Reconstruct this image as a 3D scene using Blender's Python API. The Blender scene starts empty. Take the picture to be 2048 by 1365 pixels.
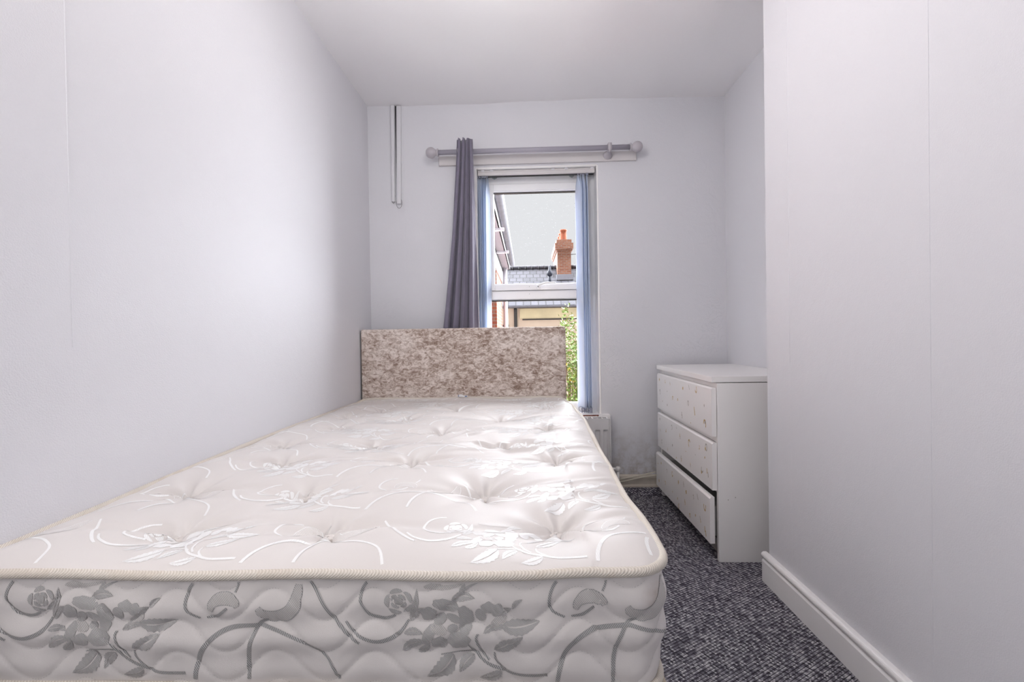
import bpy, math, random
import numpy as np
from mathutils import Vector, Matrix

sc = bpy.context.scene
COL = sc.collection
PI = math.pi

# ------------------------------------------------------------------ camera
F_PX, YAW, PITCH, ROLL, CAM_H = 892.17, 0.03232, -0.00858, 0.01596, 0.9564
cd = bpy.data.cameras.new('camera')
cam = bpy.data.objects.new('camera', cd)
COL.objects.link(cam)
cd.sensor_width = 36.0
cd.lens = F_PX * 36.0 / 2048.0
cd.clip_start = 0.02
cd.clip_end = 300
fw = Vector((-math.sin(YAW) * math.cos(PITCH), math.cos(YAW) * math.cos(PITCH), math.sin(PITCH)))
rt = Vector((math.cos(YAW), math.sin(YAW), 0))
up = rt.cross(fw)
cr, sr = math.cos(ROLL), math.sin(ROLL)
rx = rt * cr - up * -sr * -1.0          # rolled axes
ry = up * cr + rt * sr
rx = rt * cr - up * sr * 1.0
M = Matrix((rx, ry, -fw)).transposed().to_4x4()
M.translation = Vector((0, 0, CAM_H))
cam.matrix_world = M
sc.camera = cam

# ------------------------------------------------------------------ sky, sun, exposure
world = bpy.data.worlds.new('overcast_sky')
sc.world = world
world.use_nodes = True
wn = world.node_tree
wn.nodes.clear()
wo = wn.nodes.new('ShaderNodeOutputWorld')
wb = wn.nodes.new('ShaderNodeBackground')
wb.inputs['Color'].default_value = (0.955, 0.97, 1.0, 1)
wb.inputs["Strength"].default_value = 0.73
wn.links.new(wb.outputs[0], wo.inputs[0])

sd = bpy.data.lights.new('hazy_sun', 'SUN')
sd.energy = 52.0
sd.angle = math.radians(150)
sd.color = (0.93, 0.96, 1.0)
sun = bpy.data.objects.new('hazy_sun', sd)
COL.objects.link(sun)
sun.rotation_euler = Vector((-0.05, -0.80, -0.56)).to_track_quat('-Z', 'Y').to_euler()
sun.location = (0, 8, 8)

hd = bpy.data.lights.new('side_fill_light', 'AREA')      # added fill light, out of view by the left wall, no real source
hd.shape = 'RECTANGLE'; hd.size = 0.6; hd.size_y = 1.3; hd.energy = 15.0; hd.color = (1.0, 0.975, 0.96)
side_fill = bpy.data.objects.new('side_fill_light', hd)
COL.objects.link(side_fill)
side_fill.location = (-0.93, 0.22, 1.50)
side_fill.rotation_euler = Vector((1.0, 0.70, -0.25)).to_track_quat('-Z', 'Y').to_euler()

vs = sc.view_settings
sc.display_settings.display_device = 'sRGB'
vs.view_transform = 'Standard'
vs.look = 'None'
vs.exposure = 0.15
vs.gamma = 1.0
vs.use_curve_mapping = False
LAMP_POWER = 22.5
LAMP_COLOR = (1.0, 0.965, 0.93)

# ------------------------------------------------------------------ helpers
def tag(o, label=None, cat=None, group=None, kind=None):
    if label: o['label'] = label
    if cat: o['category'] = cat
    if group: o['group'] = group
    if kind: o['kind'] = kind
    return o

def empty(name, loc=(0, 0, 0), rz=0.0):
    o = bpy.data.objects.new(name, None)
    o.empty_display_size = 0.05
    o.location = loc
    o.rotation_euler = (0, 0, rz)
    COL.objects.link(o)
    return o

class MB:
    """collects shapes, links them as one mesh object"""
    def __init__(self):
        self.v = []; self.f = []; self.m = []; self.s = []
    def add(self, vs_, fs_, mi=0, smooth=False):
        b = len(self.v)
        self.v.extend([tuple(map(float, p)) for p in vs_])
        for f in fs_:
            self.f.append(tuple(int(i) + b for i in f)); self.m.append(mi); self.s.append(smooth)
    def box(self, x0, x1, y0, y1, z0, z1, mi=0):
        v = [(x, y, z) for z in (z0, z1) for y in (y0, y1) for x in (x0, x1)]
        self.add(v, [(0, 2, 3, 1), (4, 5, 7, 6), (0, 1, 5, 4), (2, 6, 7, 3), (0, 4, 6, 2), (1, 3, 7, 5)], mi)
    def tube(self, pts, r, n=10, mi=0, closed=False, caps=True):
        pts = [Vector(p) for p in pts]
        N = len(pts)
        rs = r if isinstance(r, (list, tuple)) else [r] * N
        vs_ = []
        prev = None
        for i, p in enumerate(pts):
            a = pts[(i - 1) % N] if (closed or i > 0) else pts[i]
            b = pts[(i + 1) % N] if (closed or i < N - 1) else pts[i]
            t = (b - a)
            if t.length < 1e-9: t = Vector((0, 0, 1))
            t.normalize()
            if prev is None:
                u = t.orthogonal().normalized()
            else:
                u = (prev - t * prev.dot(t))
                if u.length < 1e-6: u = t.orthogonal()
                u.normalize()
            prev = u
            w = t.cross(u)
            for k in range(n):
                an = 2 * PI * k / n
                vs_.append(p + u * (rs[i] * math.cos(an)) + w * (rs[i] * math.sin(an)))
        fs_ = []
        for i in range(N if closed else N - 1):
            j = (i + 1) % N
            for k in range(n):
                l = (k + 1) % n
                fs_.append((i * n + k, i * n + l, j * n + l, j * n + k))
        if caps and not closed:
            fs_.append(tuple(range(n - 1, -1, -1)))
            fs_.append(tuple((N - 1) * n + k for k in range(n)))
        self.add(vs_, fs_, mi, True)
    def lathe(self, prof, origin, axis=(0, 0, 1), n=24, mi=0, smooth=True):
        ax = Vector(axis).normalized(); u = ax.orthogonal().normalized(); w = ax.cross(u); o = Vector(origin)
        vs_ = []
        for r, t in prof:
            for k in range(n):
                an = 2 * PI * k / n
                vs_.append(o + ax * t + (u * math.cos(an) + w * math.sin(an)) * max(r, 1e-5))
        fs_ = []
        for i in range(len(prof) - 1):
            for k in range(n):
                l = (k + 1) % n
                fs_.append((i * n + k, i * n + l, (i + 1) * n + l, (i + 1) * n + k))
        fs_.append(tuple(range(n - 1, -1, -1)))
        fs_.append(tuple((len(prof) - 1) * n + k for k in range(n)))
        self.add(vs_, fs_, mi, smooth)
    def grid(self, P, mi=0, smooth=True, flip=False, thick=None):
        """P: array (a,b,3)"""
        a, b = P.shape[:2]
        idx = np.arange(a * b).reshape(a, b)
        q = np.stack([idx[:-1, :-1], idx[1:, :-1], idx[1:, 1:], idx[:-1, 1:]], -1).reshape(-1, 4)
        if flip: q = q[:, ::-1]
        self.add(P.reshape(-1, 3).tolist(), q.tolist(), mi, smooth)
    def extrude_profile(self, prof, x0, x1, axis='x', mi=0, fixed=None):
        """prof: closed list of 2-D points, swept straight along an axis"""
        n = len(prof)
        if axis == 'x':
            v = [(x0, a, b) for a, b in prof] + [(x1, a, b) for a, b in prof]
        elif axis == 'y':
            v = [(a, x0, b) for a, b in prof] + [(a, x1, b) for a, b in prof]
        else:
            v = [(a, b, x0) for a, b in prof] + [(a, b, x1) for a, b in prof]
        f = [(i, (i + 1) % n, n + (i + 1) % n, n + i) for i in range(n)]
        f += [tuple(range(n - 1, -1, -1)), tuple(range(n, 2 * n))]
        self.add(v, f, mi)
    def build(self, name, mats, parent=None, bevel=0.0, auto=False, segs=2):
        me = bpy.data.meshes.new(name)
        me.from_pydata(self.v, [], self.f)
        mats = mats if isinstance(mats, (list, tuple)) else [mats]
        for m in mats: me.materials.append(m)
        me.polygons.foreach_set('material_index', self.m)
        me.polygons.foreach_set('use_smooth', self.s)
        me.update()
        import bmesh
        bm = bmesh.new(); bm.from_mesh(me)
        if len(me.polygons) < 60000:
            bmesh.ops.recalc_face_normals(bm, faces=bm.faces)
        bm.to_mesh(me); bm.free()
        o = bpy.data.objects.new(name, me)
        COL.objects.link(o)
        if parent: o.parent = parent
        if bevel > 0:
            md = o.modifiers.new('bevel', 'BEVEL')
            md.width = bevel; md.segments = segs; md.limit_method = 'ANGLE'; md.angle_limit = math.radians(40)
            md.harden_normals = False
        return o

def bx(name, mat, dims, parent=None, bevel=0.0):
    m = MB(); m.box(*dims)
    return m.build(name, mat, parent, bevel)

def mb_boxes(*dims):
    m = MB()
    for d in dims: m.box(*d)
    return m

def copy_tree(o, parent=None):
    c = o.copy(); COL.objects.link(c)
    c.parent = parent
    for ch in [x for x in o.children]:
        copy_tree(ch, c)
    return c

# ------------------------------------------------------------------ materials
class NT:
    def __init__(self, name):
        self.mat = bpy.data.materials.new(name)
        self.mat.use_nodes = True
        self.t = self.mat.node_tree
        self.b = self.t.nodes['Principled BSDF']
        self.out = self.t.nodes['Material Output']
    def n(self, typ, **kw):
        nd = self.t.nodes.new(typ)
        for k, v in kw.items():
            if k.startswith('i_'):
                key = k[2:]
                key = int(key) if key.isdigit() else key.replace('_', ' ')
                nd.inputs[key].default_value = v
            else:
                setattr(nd, k, v)
        return nd
    def l(self, a, b): self.t.links.new(a, b)
    def obj(self, scale=(1, 1, 1), rot=(0, 0, 0)):
        tc = self.n('ShaderNodeTexCoord'); mp = self.n('ShaderNodeMapping')
        mp.inputs['Scale'].default_value = scale; mp.inputs['Rotation'].default_value = rot
        self.l(tc.outputs['Object'], mp.inputs['Vector'])
        return mp.outputs[0]
    def math(self, op, a, b=None, c=None):
        nd = self.n('ShaderNodeMath', operation=op)
        for i, x in enumerate((a, b, c)):
            if x is None: continue
            if isinstance(x, (int, float)): nd.inputs[i].default_value = x
            else: self.l(x, nd.inputs[i])
        return nd.outputs[0]
    def noise(self, vec, scale, detail=3, rough=0.5, dist=0.0):
        nd = self.n('ShaderNodeTexNoise')
        nd.inputs['Scale'].default_value = scale; nd.inputs['Detail'].default_value = detail
        nd.inputs['Roughness'].default_value = rough; nd.inputs['Distortion'].default_value = dist
        self.l(vec, nd.inputs['Vector'])
        return nd.outputs['Fac']
    def ramp(self, fac, stops):
        nd = self.n('ShaderNodeValToRGB')
        els = nd.color_ramp.elements
        while len(els) < len(stops): els.new(0.5)
        for e, (p, c) in zip(els, stops):
            e.position = p; e.color = (c[0], c[1], c[2], 1)
        self.l(fac, nd.inputs[0])
        return nd.outputs[0]
    def mix(self, fac, a, b):
        nd = self.n('ShaderNodeMix', data_type='RGBA')
        for i, x in ((0, fac), (6, a), (7, b)):
            if isinstance(x, (int, float)): nd.inputs[i].default_value = x
            elif isinstance(x, tuple): nd.inputs[i].default_value = (x[0], x[1], x[2], 1)
            else: self.l(x, nd.inputs[i])
        return nd.outputs[2]
    def bump(self, h, strength=0.3, dist=0.002, normal=None):
        nd = self.n('ShaderNodeBump')
        nd.inputs['Strength'].default_value = strength; nd.inputs['Distance'].default_value = dist
        self.l(h, nd.inputs['Height'])
        if normal is not None: self.l(normal, nd.inputs['Normal'])
        self.l(nd.outputs[0], self.b.inputs['Normal'])
        return nd.outputs[0]
    def base(self, c):
        if isinstance(c, tuple): self.b.inputs['Base Color'].default_value = (c[0], c[1], c[2], 1)
        else: self.l(c, self.b.inputs['Base Color'])
    def set(self, **kw):
        for k, v in kw.items():
            self.b.inputs[k.replace('_', ' ')].default_value = v

def plain(name, c, rough=0.5, metallic=0.0, spec=0.5, noise=0.0, nscale=30, bump=0.0, bscale=200):
    t = NT(name)
    t.set(Roughness=rough, Metallic=metallic)
    t.b.inputs['Specular IOR Level'].default_value = spec
    v = t.obj()
    if noise > 0:
        f = t.noise(v, nscale, 4)
        t.base(t.mix(f, tuple(x * (1 - noise) for x in c), tuple(min(1, x * (1 + noise)) for x in c)))
    else:
        t.base(tuple(c))
    if bump > 0:
        t.bump(t.noise(v, bscale, 3), bump, 0.002)
    return t.mat

def paint_mat(name, c, seams=(), axis='Y', lump=0.25, fine=0.35):
    """wall paint on lining paper: fine grain, gentle lumps, paper joints, little dents"""
    t = NT(name)
    t.set(Roughness=0.55)
    t.b.inputs['Specular IOR Level'].default_value = 0.35
    v = t.obj()
    big = t.noise(v, 1.7, 2)
    t.base(t.mix(big, tuple(x * 0.985 for x in c), tuple(min(1, x * 1.015) for x in c)))
    g = t.noise(v, 330, 2)
    l = t.noise(v, 26, 3)
    dent = t.n('ShaderNodeTexVoronoi'); dent.inputs['Scale'].default_value = 7.0
    t.l(v, dent.inputs['Vector'])
    d = t.math('LESS_THAN', dent.outputs['Distance'], 0.045)
    h = t.math('ADD', t.math('MULTIPLY', g, fine), t.math('MULTIPLY', l, lump))
    h = t.math('SUBTRACT', h, t.math('MULTIPLY', d, 0.6))
    if seams:
        sp = t.n('ShaderNodeSeparateXYZ'); t.l(v, sp.inputs[0])
        for s in seams:
            dd = t.math('ABSOLUTE', t.math('SUBTRACT', sp.outputs[axis], s))
            h = t.math('SUBTRACT', h, t.math('MULTIPLY', t.math('LESS_THAN', dd, 0.0012), 0.9))
    t.bump(h, 0.8, 0.0026)
    return t.mat

WALL = (0.745, 0.738, 0.775)
M_wall = paint_mat('wall_paint', WALL, (0.918, 0.35), 'Y')
M_wall_r = paint_mat('breast_paint', WALL, (1.04, 1.58, 0.47), 'Y', lump=0.8)
M_ceil = paint_mat('ceiling_paint', (0.90, 0.885, 0.905), (), 'Y', lump=0.3, fine=0.2)
M_white_gloss = plain('white_gloss_paint', (0.91, 0.89, 0.89), 0.3, noise=0.03, nscale=14, bump=0.08, bscale=60)
M_upvc = plain('white_plastic_frame', (0.92, 0.915, 0.94), 0.28)
M_gasket = plain('black_rubber', (0.015, 0.015, 0.018), 0.6)

def back_wall_mat():
    """painted plaster with trowel scars and a dirty foot"""
    t = NT('back_wall_plaster')
    t.set(Roughness=0.5); t.b.inputs['Specular IOR Level'].default_value = 0.35
    v = t.obj()
    sp = t.n('ShaderNodeSeparateXYZ'); t.l(v, sp.inputs[0])
    big = t.noise(v, 2.1, 3)
    c = t.mix(big, (0.70, 0.697, 0.735), (0.73, 0.725, 0.765))
    dirt_n = t.noise(v, 22, 5, 0.65)
    low = t.n('ShaderNodeMapRange'); low.inputs['From Min'].default_value = 0.42; low.inputs['From Max'].default_value = 0.08
    t.l(sp.outputs['Z'], low.inputs['Value'])
    soft_ = t.n('ShaderNodeMapRange'); soft_.inputs['From Min'].default_value = 0.42; soft_.inputs['From Max'].default_value = 0.68
    t.l(dirt_n, soft_.inputs['Value'])
    dm = t.math('MULTIPLY', low.outputs[0], soft_.outputs[0])
    c = t.mix(t.math('MULTIPLY', dm, 0.75), c, (0.36, 0.30, 0.25))
    t.base(c)
    g = t.noise(v, 300, 2)
    l = t.noise(v, 14, 4, 0.6, 1.2)
    scar = t.noise(v, 9, 2, 0.5, 3.0)
    ridge = t.math('ABSOLUTE', t.math('SUBTRACT', scar, 0.5))
    ridge = t.math('LESS_THAN', ridge, 0.006)
    patch = t.math('GREATER_THAN', t.noise(v, 3.2, 2), 0.54)
    zlim = t.n('ShaderNodeMapRange'); zlim.inputs['From Min'].default_value = 1.25; zlim.inputs['From Max'].default_value = 0.95
    t.l(sp.outputs['Z'], zlim.inputs['Value'])
    r = t.math('MULTIPLY', t.math('MULTIPLY', ridge, patch), zlim.outputs[0])
    h = t.math('ADD', t.math('ADD', t.math('MULTIPLY', g, 0.35), t.math('MULTIPLY', l, 0.9)), t.math('MULTIPLY', r, 1.8))
    dd = t.math('ABSOLUTE', t.math('ADD', sp.outputs['X'], 0.742))
    h = t.math('SUBTRACT', h, t.math('MULTIPLY', t.math('LESS_THAN', dd, 0.0012), 0.8))
    t.bump(h, 0.7, 0.0032)
    return t.mat
M_back = back_wall_mat()

def carpet_mat():
    t = NT('loop_carpet')
    t.set(Roughness=0.95); t.b.inputs['Specular IOR Level'].default_value = 0.1
    v = t.obj(rot=(0, 0, math.radians(-31)))
    mp = t.n('ShaderNodeMapping'); mp.inputs['Scale'].default_value = (1.0, 0.62, 1.0)
    t.l(v, mp.inputs['Vector'])
    vo = t.n('ShaderNodeTexVoronoi', voronoi_dimensions='2D'); vo.inputs['Scale'].default_value = 165.0; vo.inputs['Randomness'].default_value = 0.22
    t.l(mp.outputs[0], vo.inputs['Vector'])
    dist = vo.outputs['Distance']
    sp = t.n('ShaderNodeSeparateColor'); t.l(vo.outputs['Color'], sp.inputs[0])
    col = t.ramp(sp.outputs[0], [(0.0, (0.09, 0.082, 0.105)), (0.35, (0.24, 0.225, 0.27)), (0.7, (0.46, 0.44, 0.49)), (1.0, (0.82, 0.79, 0.83))])
    sh = t.math('POWER', t.math('MINIMUM', t.math('MULTIPLY', dist, 1.5), 1.0), 1.6)
    ysep = t.n('ShaderNodeSeparateXYZ'); t.l(v, ysep.inputs[0])
    row = t.math('ABSOLUTE', t.math('SINE', t.math('MULTIPLY', ysep.outputs['Y'], PI / 0.0098)))
    rowd = t.math('POWER', t.math('SUBTRACT', 1.0, row), 2.0)
    c = t.mix(t.math('MINIMUM', t.math('ADD', t.math('MULTIPLY', sh, 0.55), t.math('MULTIPLY', rowd, 1.0)), 1.0), col, (0.012, 0.010, 0.014))
    t.base(c)
    h = t.math('SUBTRACT', t.math('MULTIPLY', row, 0.7), dist)
    t.bump(h, 0.9, 0.004)
    return t.mat
M_carpet = carpet_mat()

def velvet_mat():
    t = NT('crushed_velvet')
    t.set(Roughness=0.55)
    t.b.inputs['Sheen Weight'].default_value = 0.25
    t.b.inputs['Sheen Roughness'].default_value = 0.4
    v = t.obj((0.62, 1, 1.0))
    a = t.noise(v, 60, 6, 0.70, 0.9)
    b = t.noise(v, 11, 3, 0.55, 0.8)
    f = t.math('ADD', t.math('MULTIPLY', a, 0.72), t.math('MULTIPLY', b, 0.28))
    t.base(t.ramp(f, [(0.36, (0.20, 0.125, 0.092)), (0.44, (0.36, 0.265, 0.215)), (0.50, (0.55, 0.455, 0.40)), (0.57, (0.74, 0.655, 0.60)), (0.70, (0.86, 0.79, 0.75))]))
    t.bump(a, 0.5, 0.003)
    return t.mat
M_velvet = velvet_mat()

def ticking_mat():
    """woven mattress cover"""
    t = NT('mattress_ticking')
    t.set(Roughness=0.5)
    t.b.inputs['Specular IOR Level'].default_value = 0.4
    t.b.inputs['Sheen Weight'].default_value = 0.15
    v = t.obj()
    n1 = t.noise(v, 5, 3)
    c = t.mix(n1, (0.675, 0.632, 0.612), (0.72, 0.68, 0.66))
    # brownish scuff on the front corner
    d = t.n('ShaderNodeVectorMath', operation='DISTANCE'); t.l(v, d.inputs[0]); d.inputs[1].default_value = (0.197, 0.70, 0.548)
    mr = t.n('ShaderNodeMapRange'); mr.inputs['From Min'].default_value = 0.032; mr.inputs['From Max'].default_value = 0.004
    t.l(d.outputs['Value'], mr.inputs['Value'])
    st = t.math('MULTIPLY', mr.outputs[0], t.noise(v, 90, 4))
    c = t.mix(t.math('MULTIPLY', st, 0.8), c, (0.42, 0.32, 0.25))
    t.base(c)
    w = t.noise(v, 900, 1)
    t.bump(w, 0.25, 0.0006)
    return t.mat

def satin_mat(name, rot, pitch, lo, hi, metallic=0.35, rough=0.36):
    """glossy damask thread: diagonal weave, its sheen set by the lo and hi colours"""
    t = NT(name)
    t.set(Roughness=rough, Metallic=metallic)
    v = t.obj(rot=rot)
    sp = t.n('ShaderNodeSeparateXYZ'); t.l(v, sp.inputs[0])
    s = t.math('ADD', t.math('ADD', sp.outputs['X'], t.math('MULTIPLY', sp.outputs['Y'], 0.62)), t.math('MULTIPLY', sp.outputs['Z'], 0.75))
    w = t.math('SINE', t.math('MULTIPLY', s, 2 * PI / pitch))
    f = t.math('MULTIPLY_ADD', w, 0.5, 0.5)
    t.base(t.mix(f, lo, hi))
    t.bump(f, 0.4, 0.0006)
    return t.mat

M_tick = ticking_mat()
M_satin = satin_mat('damask_thread_lit', (0, 0, 0), 0.0024, (0.80, 0.79, 0.79), (0.93, 0.925, 0.92), 0.0, 0.35)  # top panel threads: bright satin sheen painted into the colour
M_satin2 = satin_mat('ribbon_thread_lit', (0, 0, 0.5), 0.0034, (0.86, 0.85, 0.85), (0.95, 0.945, 0.94), 0.0, 0.3)
M_satin_b = satin_mat('damask_thread_shaded', (0, 0, 0), 0.0024, (0.64, 0.615, 0.60), (0.27, 0.26, 0.26), 0.1, 0.45)  # same threads on the border, painted darker where the sheen is lost
M_satin2_b = satin_mat('ribbon_thread_shaded', (0, 0, 0.5), 0.0034, (0.60, 0.585, 0.575), (0.17, 0.165, 0.165), 0.1, 0.4)
M_satin3_b = satin_mat('open_weave_shaded', (0, 0, 0), 0.0030, (0.68, 0.64, 0.62), (0.40, 0.38, 0.37), 0.1, 0.5)
M_satin3 = satin_mat('open_weave_lit', (0, 0, 0), 0.0030, (0.66, 0.61, 0.59), (0.80, 0.78, 0.77), 0.0, 0.45)
M_stitch = plain('stitch_thread', (0.50, 0.48, 0.47), 0.6)

def piping_mat():
    t = NT('ribbed_piping')
    t.set(Roughness=0.6); t.b.inputs['Sheen Weight'].default_value = 0.1
    v = t.obj()
    sp = t.n('ShaderNodeSeparateXYZ'); t.l(v, sp.inputs[0])
    s = t.math('ADD', t.math('ADD', sp.outputs['X'], sp.outputs['Y']), t.math('MULTIPLY', sp.outputs['Z'], -1.3))
    w = t.math('SINE', t.math('MULTIPLY', s, 2 * PI / 0.0052))
    f = t.math('MULTIPLY_ADD', w, 0.5, 0.5)
    n = t.noise(v, 14, 3)
    c = t.mix(f, (0.58, 0.52, 0.45), (0.74, 0.68, 0.61))
    c = t.mix(t.math('MULTIPLY', t.math('GREATER_THAN', n, 0.62), 0.25), c, (0.55, 0.46, 0.37))
    t.base(c)
    t.bump(f, 0.5, 0.0009)
    return t.mat
M_piping = piping_mat()
M_button = plain('tuft_felt', (0.68, 0.63, 0.60), 0.9, noise=0.15, nscale=260, bump=0.5, bscale=320)
M_divan = plain('divan_cloth', (0.50, 0.43, 0.35), 0.9, noise=0.06, nscale=90, bump=0.2, bscale=500)
M_lam = plain('white_laminate', (0.91, 0.885, 0.875), 0.28, noise=0.012, nscale=8)
M_lam_in = plain('drawer_inside', (0.60, 0.585, 0.575), 0.5)
M_gold = plain('gold_transfer', (0.62, 0.44, 0.18), 0.42, metallic=0.25)
M_silver = plain('worn_transfer', (0.50, 0.46, 0.42), 0.5, metallic=0.15)
M_pole = plain('grey_lacquer', (0.36, 0.345, 0.40), 0.35)
M_finial = plain('grey_lilac_lacquer', (0.47, 0.44, 0.475), 0.38)
M_board = plain('painted_board', (0.66, 0.63, 0.635), 0.5, noise=0.03, nscale=10, bump=0.1, bscale=40)
M_trunk = plain('white_trunking', (0.70, 0.695, 0.73), 0.45)
M_wire = plain('thin_wire', (0.16, 0.15, 0.15), 0.5)
M_rad = plain('radiator_enamel', (0.76, 0.745, 0.755), 0.32)
M_steel = plain('dull_steel', (0.42, 0.47, 0.48), 0.35, metallic=0.7)
M_weight = plain('weight_plastic', (0.22, 0.23, 0.30), 0.35)
M_dirty = plain('grubby_cream_paint', (0.58, 0.52, 0.45), 0.6, noise=0.18, nscale=24, bump=0.2, bscale=60)
M_cable = plain('cream_cable', (0.72, 0.68, 0.58), 0.45)
M_rust = plain('bare_primer', (0.20, 0.06, 0.04), 0.8, noise=0.3, nscale=120)

def curtain_mat():
    t = NT('slate_curtain_cloth')
    t.set(Roughness=0.85); t.b.inputs['Sheen Weight'].default_value = 0.25
    v = t.obj()
    a = t.noise(v, 420, 2); b = t.noise(v, 24, 3)
    t.base(t.mix(t.math('ADD', t.math('MULTIPLY', a, .6), t.math('MULTIPLY', b, .4)), (0.135, 0.122, 0.172), (0.235, 0.215, 0.285)))
    t.bump(a, 0.3, 0.0008)
    return t.mat
M_curtain = curtain_mat()

def vane_mat():
    t = NT('blind_cloth')
    n = t.t.nodes
    d = t.n('ShaderNodeBsdfDiffuse'); tr = t.n('ShaderNodeBsdfTranslucent'); mx = t.n('ShaderNodeMixShader')
    v = t.obj()
    g = t.noise(v, 500, 2)
    c = t.mix(g, (0.80, 0.86, 0.97), (0.84, 0.90, 1.0))
    t.l(c, d.inputs[0]); t.l(c, tr.inputs[0])
    mx.inputs[0].default_value = 0.5
    t.l(d.outputs[0], mx.inputs[1]); t.l(tr.outputs[0], mx.inputs[2])
    t.l(mx.outputs[0], t.out.inputs[0])
    return t.mat
M_vane = vane_mat()

def glass_mat(name, drops):
    """thin pane: clear, faint reflection, rain specks"""
    t = NT(name)
    tr = t.n('ShaderNodeBsdfTransparent'); gl = t.n('ShaderNodeBsdfGlossy'); mx = t.n('ShaderNodeMixShader')
    gl.inputs['Roughness'].default_value = 0.35
    fr = t.n('ShaderNodeFresnel'); fr.inputs[0].default_value = 1.12
    t.l(fr.outputs[0], mx.inputs[0]); t.l(tr.outputs[0], mx.inputs[1]); t.l(gl.outputs[0], mx.inputs[2])
    res = mx.outputs[0]
    if drops:
        v = t.obj()
        vo = t.n('ShaderNodeTexVoronoi'); vo.inputs['Scale'].default_value = drops
        t.l(v, vo.inputs['Vector'])
        sz = t.n('ShaderNodeSeparateColor'); t.l(vo.outputs['Color'], sz.inputs[0])
        m = t.math('LESS_THAN', vo.outputs['Distance'], t.math('MULTIPLY', t.math('POWER', sz.outputs[0], 3.0), 0.24))
        df = t.n('ShaderNodeBsdfTranslucent'); df.inputs[0].default_value = (0.26, 0.26, 0.27, 1)
        m2 = t.n('ShaderNodeMixShader')
        t.l(t.math('MULTIPLY', m, 0.5), m2.inputs[0]); t.l(res, m2.inputs[1]); t.l(df.outputs[0], m2.inputs[2])
        res = m2.outputs[0]
    t.l(res, t.out.inputs[0])
    return t.mat
M_glass_rain = glass_mat('rain_specked_glass', 130)
M_glass = glass_mat('clear_glass', 0)

def brick_mat(name, c1, c2, mortar, scale, axes, bw=0.5, rh=0.25, ms=0.02):
    t = NT(name)
    t.set(Roughness=0.85)
    tc = t.n('ShaderNodeTexCoord'); sp = t.n('ShaderNodeSeparateXYZ'); cb = t.n('ShaderNodeCombineXYZ')
    t.l(tc.outputs['Object'], sp.inputs[0])
    u_ = sp.outputs[axes[0]] if len(axes[0]) == 1 else t.math('ADD', sp.outputs['X'], sp.outputs['Y'])
    t.l(u_, cb.inputs[0]); t.l(sp.outputs[axes[1]], cb.inputs[1])
    br = t.n('ShaderNodeTexBrick'); br.inputs['Scale'].default_value = scale
    br.inputs['Brick Width'].default_value = bw; br.inputs['Row Height'].default_value = rh
    br.inputs['Mortar Size'].default_value = ms
    br.inputs['Color1'].default_value = (*c1, 1); br.inputs['Color2'].default_value = (*c2, 1); br.inputs['Mortar'].default_value = (*mortar, 1)
    t.l(cb.outputs[0], br.inputs['Vector'])
    n = t.noise(tc.outputs['Object'], 9, 5, 0.7)
    t.base(t.mix(t.math('MULTIPLY', n, 0.45), br.outputs['Color'], tuple(x * 0.45 for x in c1)))
    t.bump(br.outputs['Fac'], -0.3, 0.01)
    return t.mat
M_brick = brick_mat('red_brick', (0.27, 0.075, 0.040), (0.34, 0.115, 0.065), (0.27, 0.22, 0.19), 1.0, ('XY', 'Z'), 0.225, 0.075, 0.010)
M_brick_stack = brick_mat('stack_brick', (0.29, 0.092, 0.045), (0.40, 0.17, 0.095), (0.34, 0.26, 0.22), 1.0, ('XY', 'Z'), 0.225, 0.075, 0.012)
M_slate = brick_mat('slate_tiles', (0.036, 0.035, 0.046), (0.068, 0.066, 0.083), (0.010, 0.0095, 0.012), 1.0, ('X', 'Y'), 0.30, 0.30, 0.022)
M_render = plain('cream_render', (0.66, 0.55, 0.45), 0.9, noise=0.08, nscale=3, bump=0.3, bscale=40)
M_stone = plain('lichened_band', (0.64, 0.57, 0.38), 0.9, noise=0.34, nscale=1.6)
M_pvc_out = plain('white_rainwater_plastic', (0.60, 0.57, 0.61), 0.4, noise=0.05, nscale=6)
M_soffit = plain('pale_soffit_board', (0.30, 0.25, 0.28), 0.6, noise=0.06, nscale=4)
M_gutter = plain('weathered_gutter', (0.14, 0.14, 0.17), 0.6, noise=0.35, nscale=9)
M_black_pipe = plain('black_drainpipe', (0.03, 0.028, 0.03), 0.5, noise=0.4, nscale=8)
M_pot = plain('terracotta', (0.33, 0.095, 0.045), 0.85, noise=0.2, nscale=9)
M_lead = plain('lead_flashing', (0.28, 0.28, 0.32), 0.6, noise=0.1, nscale=6)
M_vent = plain('dark_vent', (0.015, 0.018, 0.035), 0.5)
M_outglass = plain('dark_window_glass', (0.12, 0.15, 0.20), 0.1)
M_yard = plain('yard_concrete', (0.22, 0.21, 0.19), 0.95, noise=0.2, nscale=2)

def leaf_mat(name, c1, c2):
    t = NT(name)
    t.set(Roughness=0.5)
    oi = t.noise(t.obj(), 14, 2)
    c = t.mix(oi, c1, c2)
    t.base(c)
    t.b.inputs['Transmission Weight'].default_value = 0.0
    t.b.inputs['Subsurface Weight'].default_value = 0.0
    return t.mat
M_leaf = leaf_mat('shrub_leaf', (0.07, 0.14, 0.02), (0.26, 0.36, 0.08))
M_flower = plain('yellow_flower', (0.85, 0.68, 0.08), 0.6)
M_stem = plain('shrub_stem', (0.20, 0.13, 0.08), 0.8)

# ------------------------------------------------------------------ room shell
XL, XA, XB = -0.9644, 1.2173, 0.9145      # left wall, alcove wall, chimney-breast face
YB, YBR = 2.7503, 1.7276                  # back wall, start of the chimney breast
ZC, Y0 = 2.40, -0.95
WX0, WX1, WZ0, WZ1 = -0.294, 0.447, 0.476, 1.999   # window opening
WY = 2.862                                # frame plane

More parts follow.
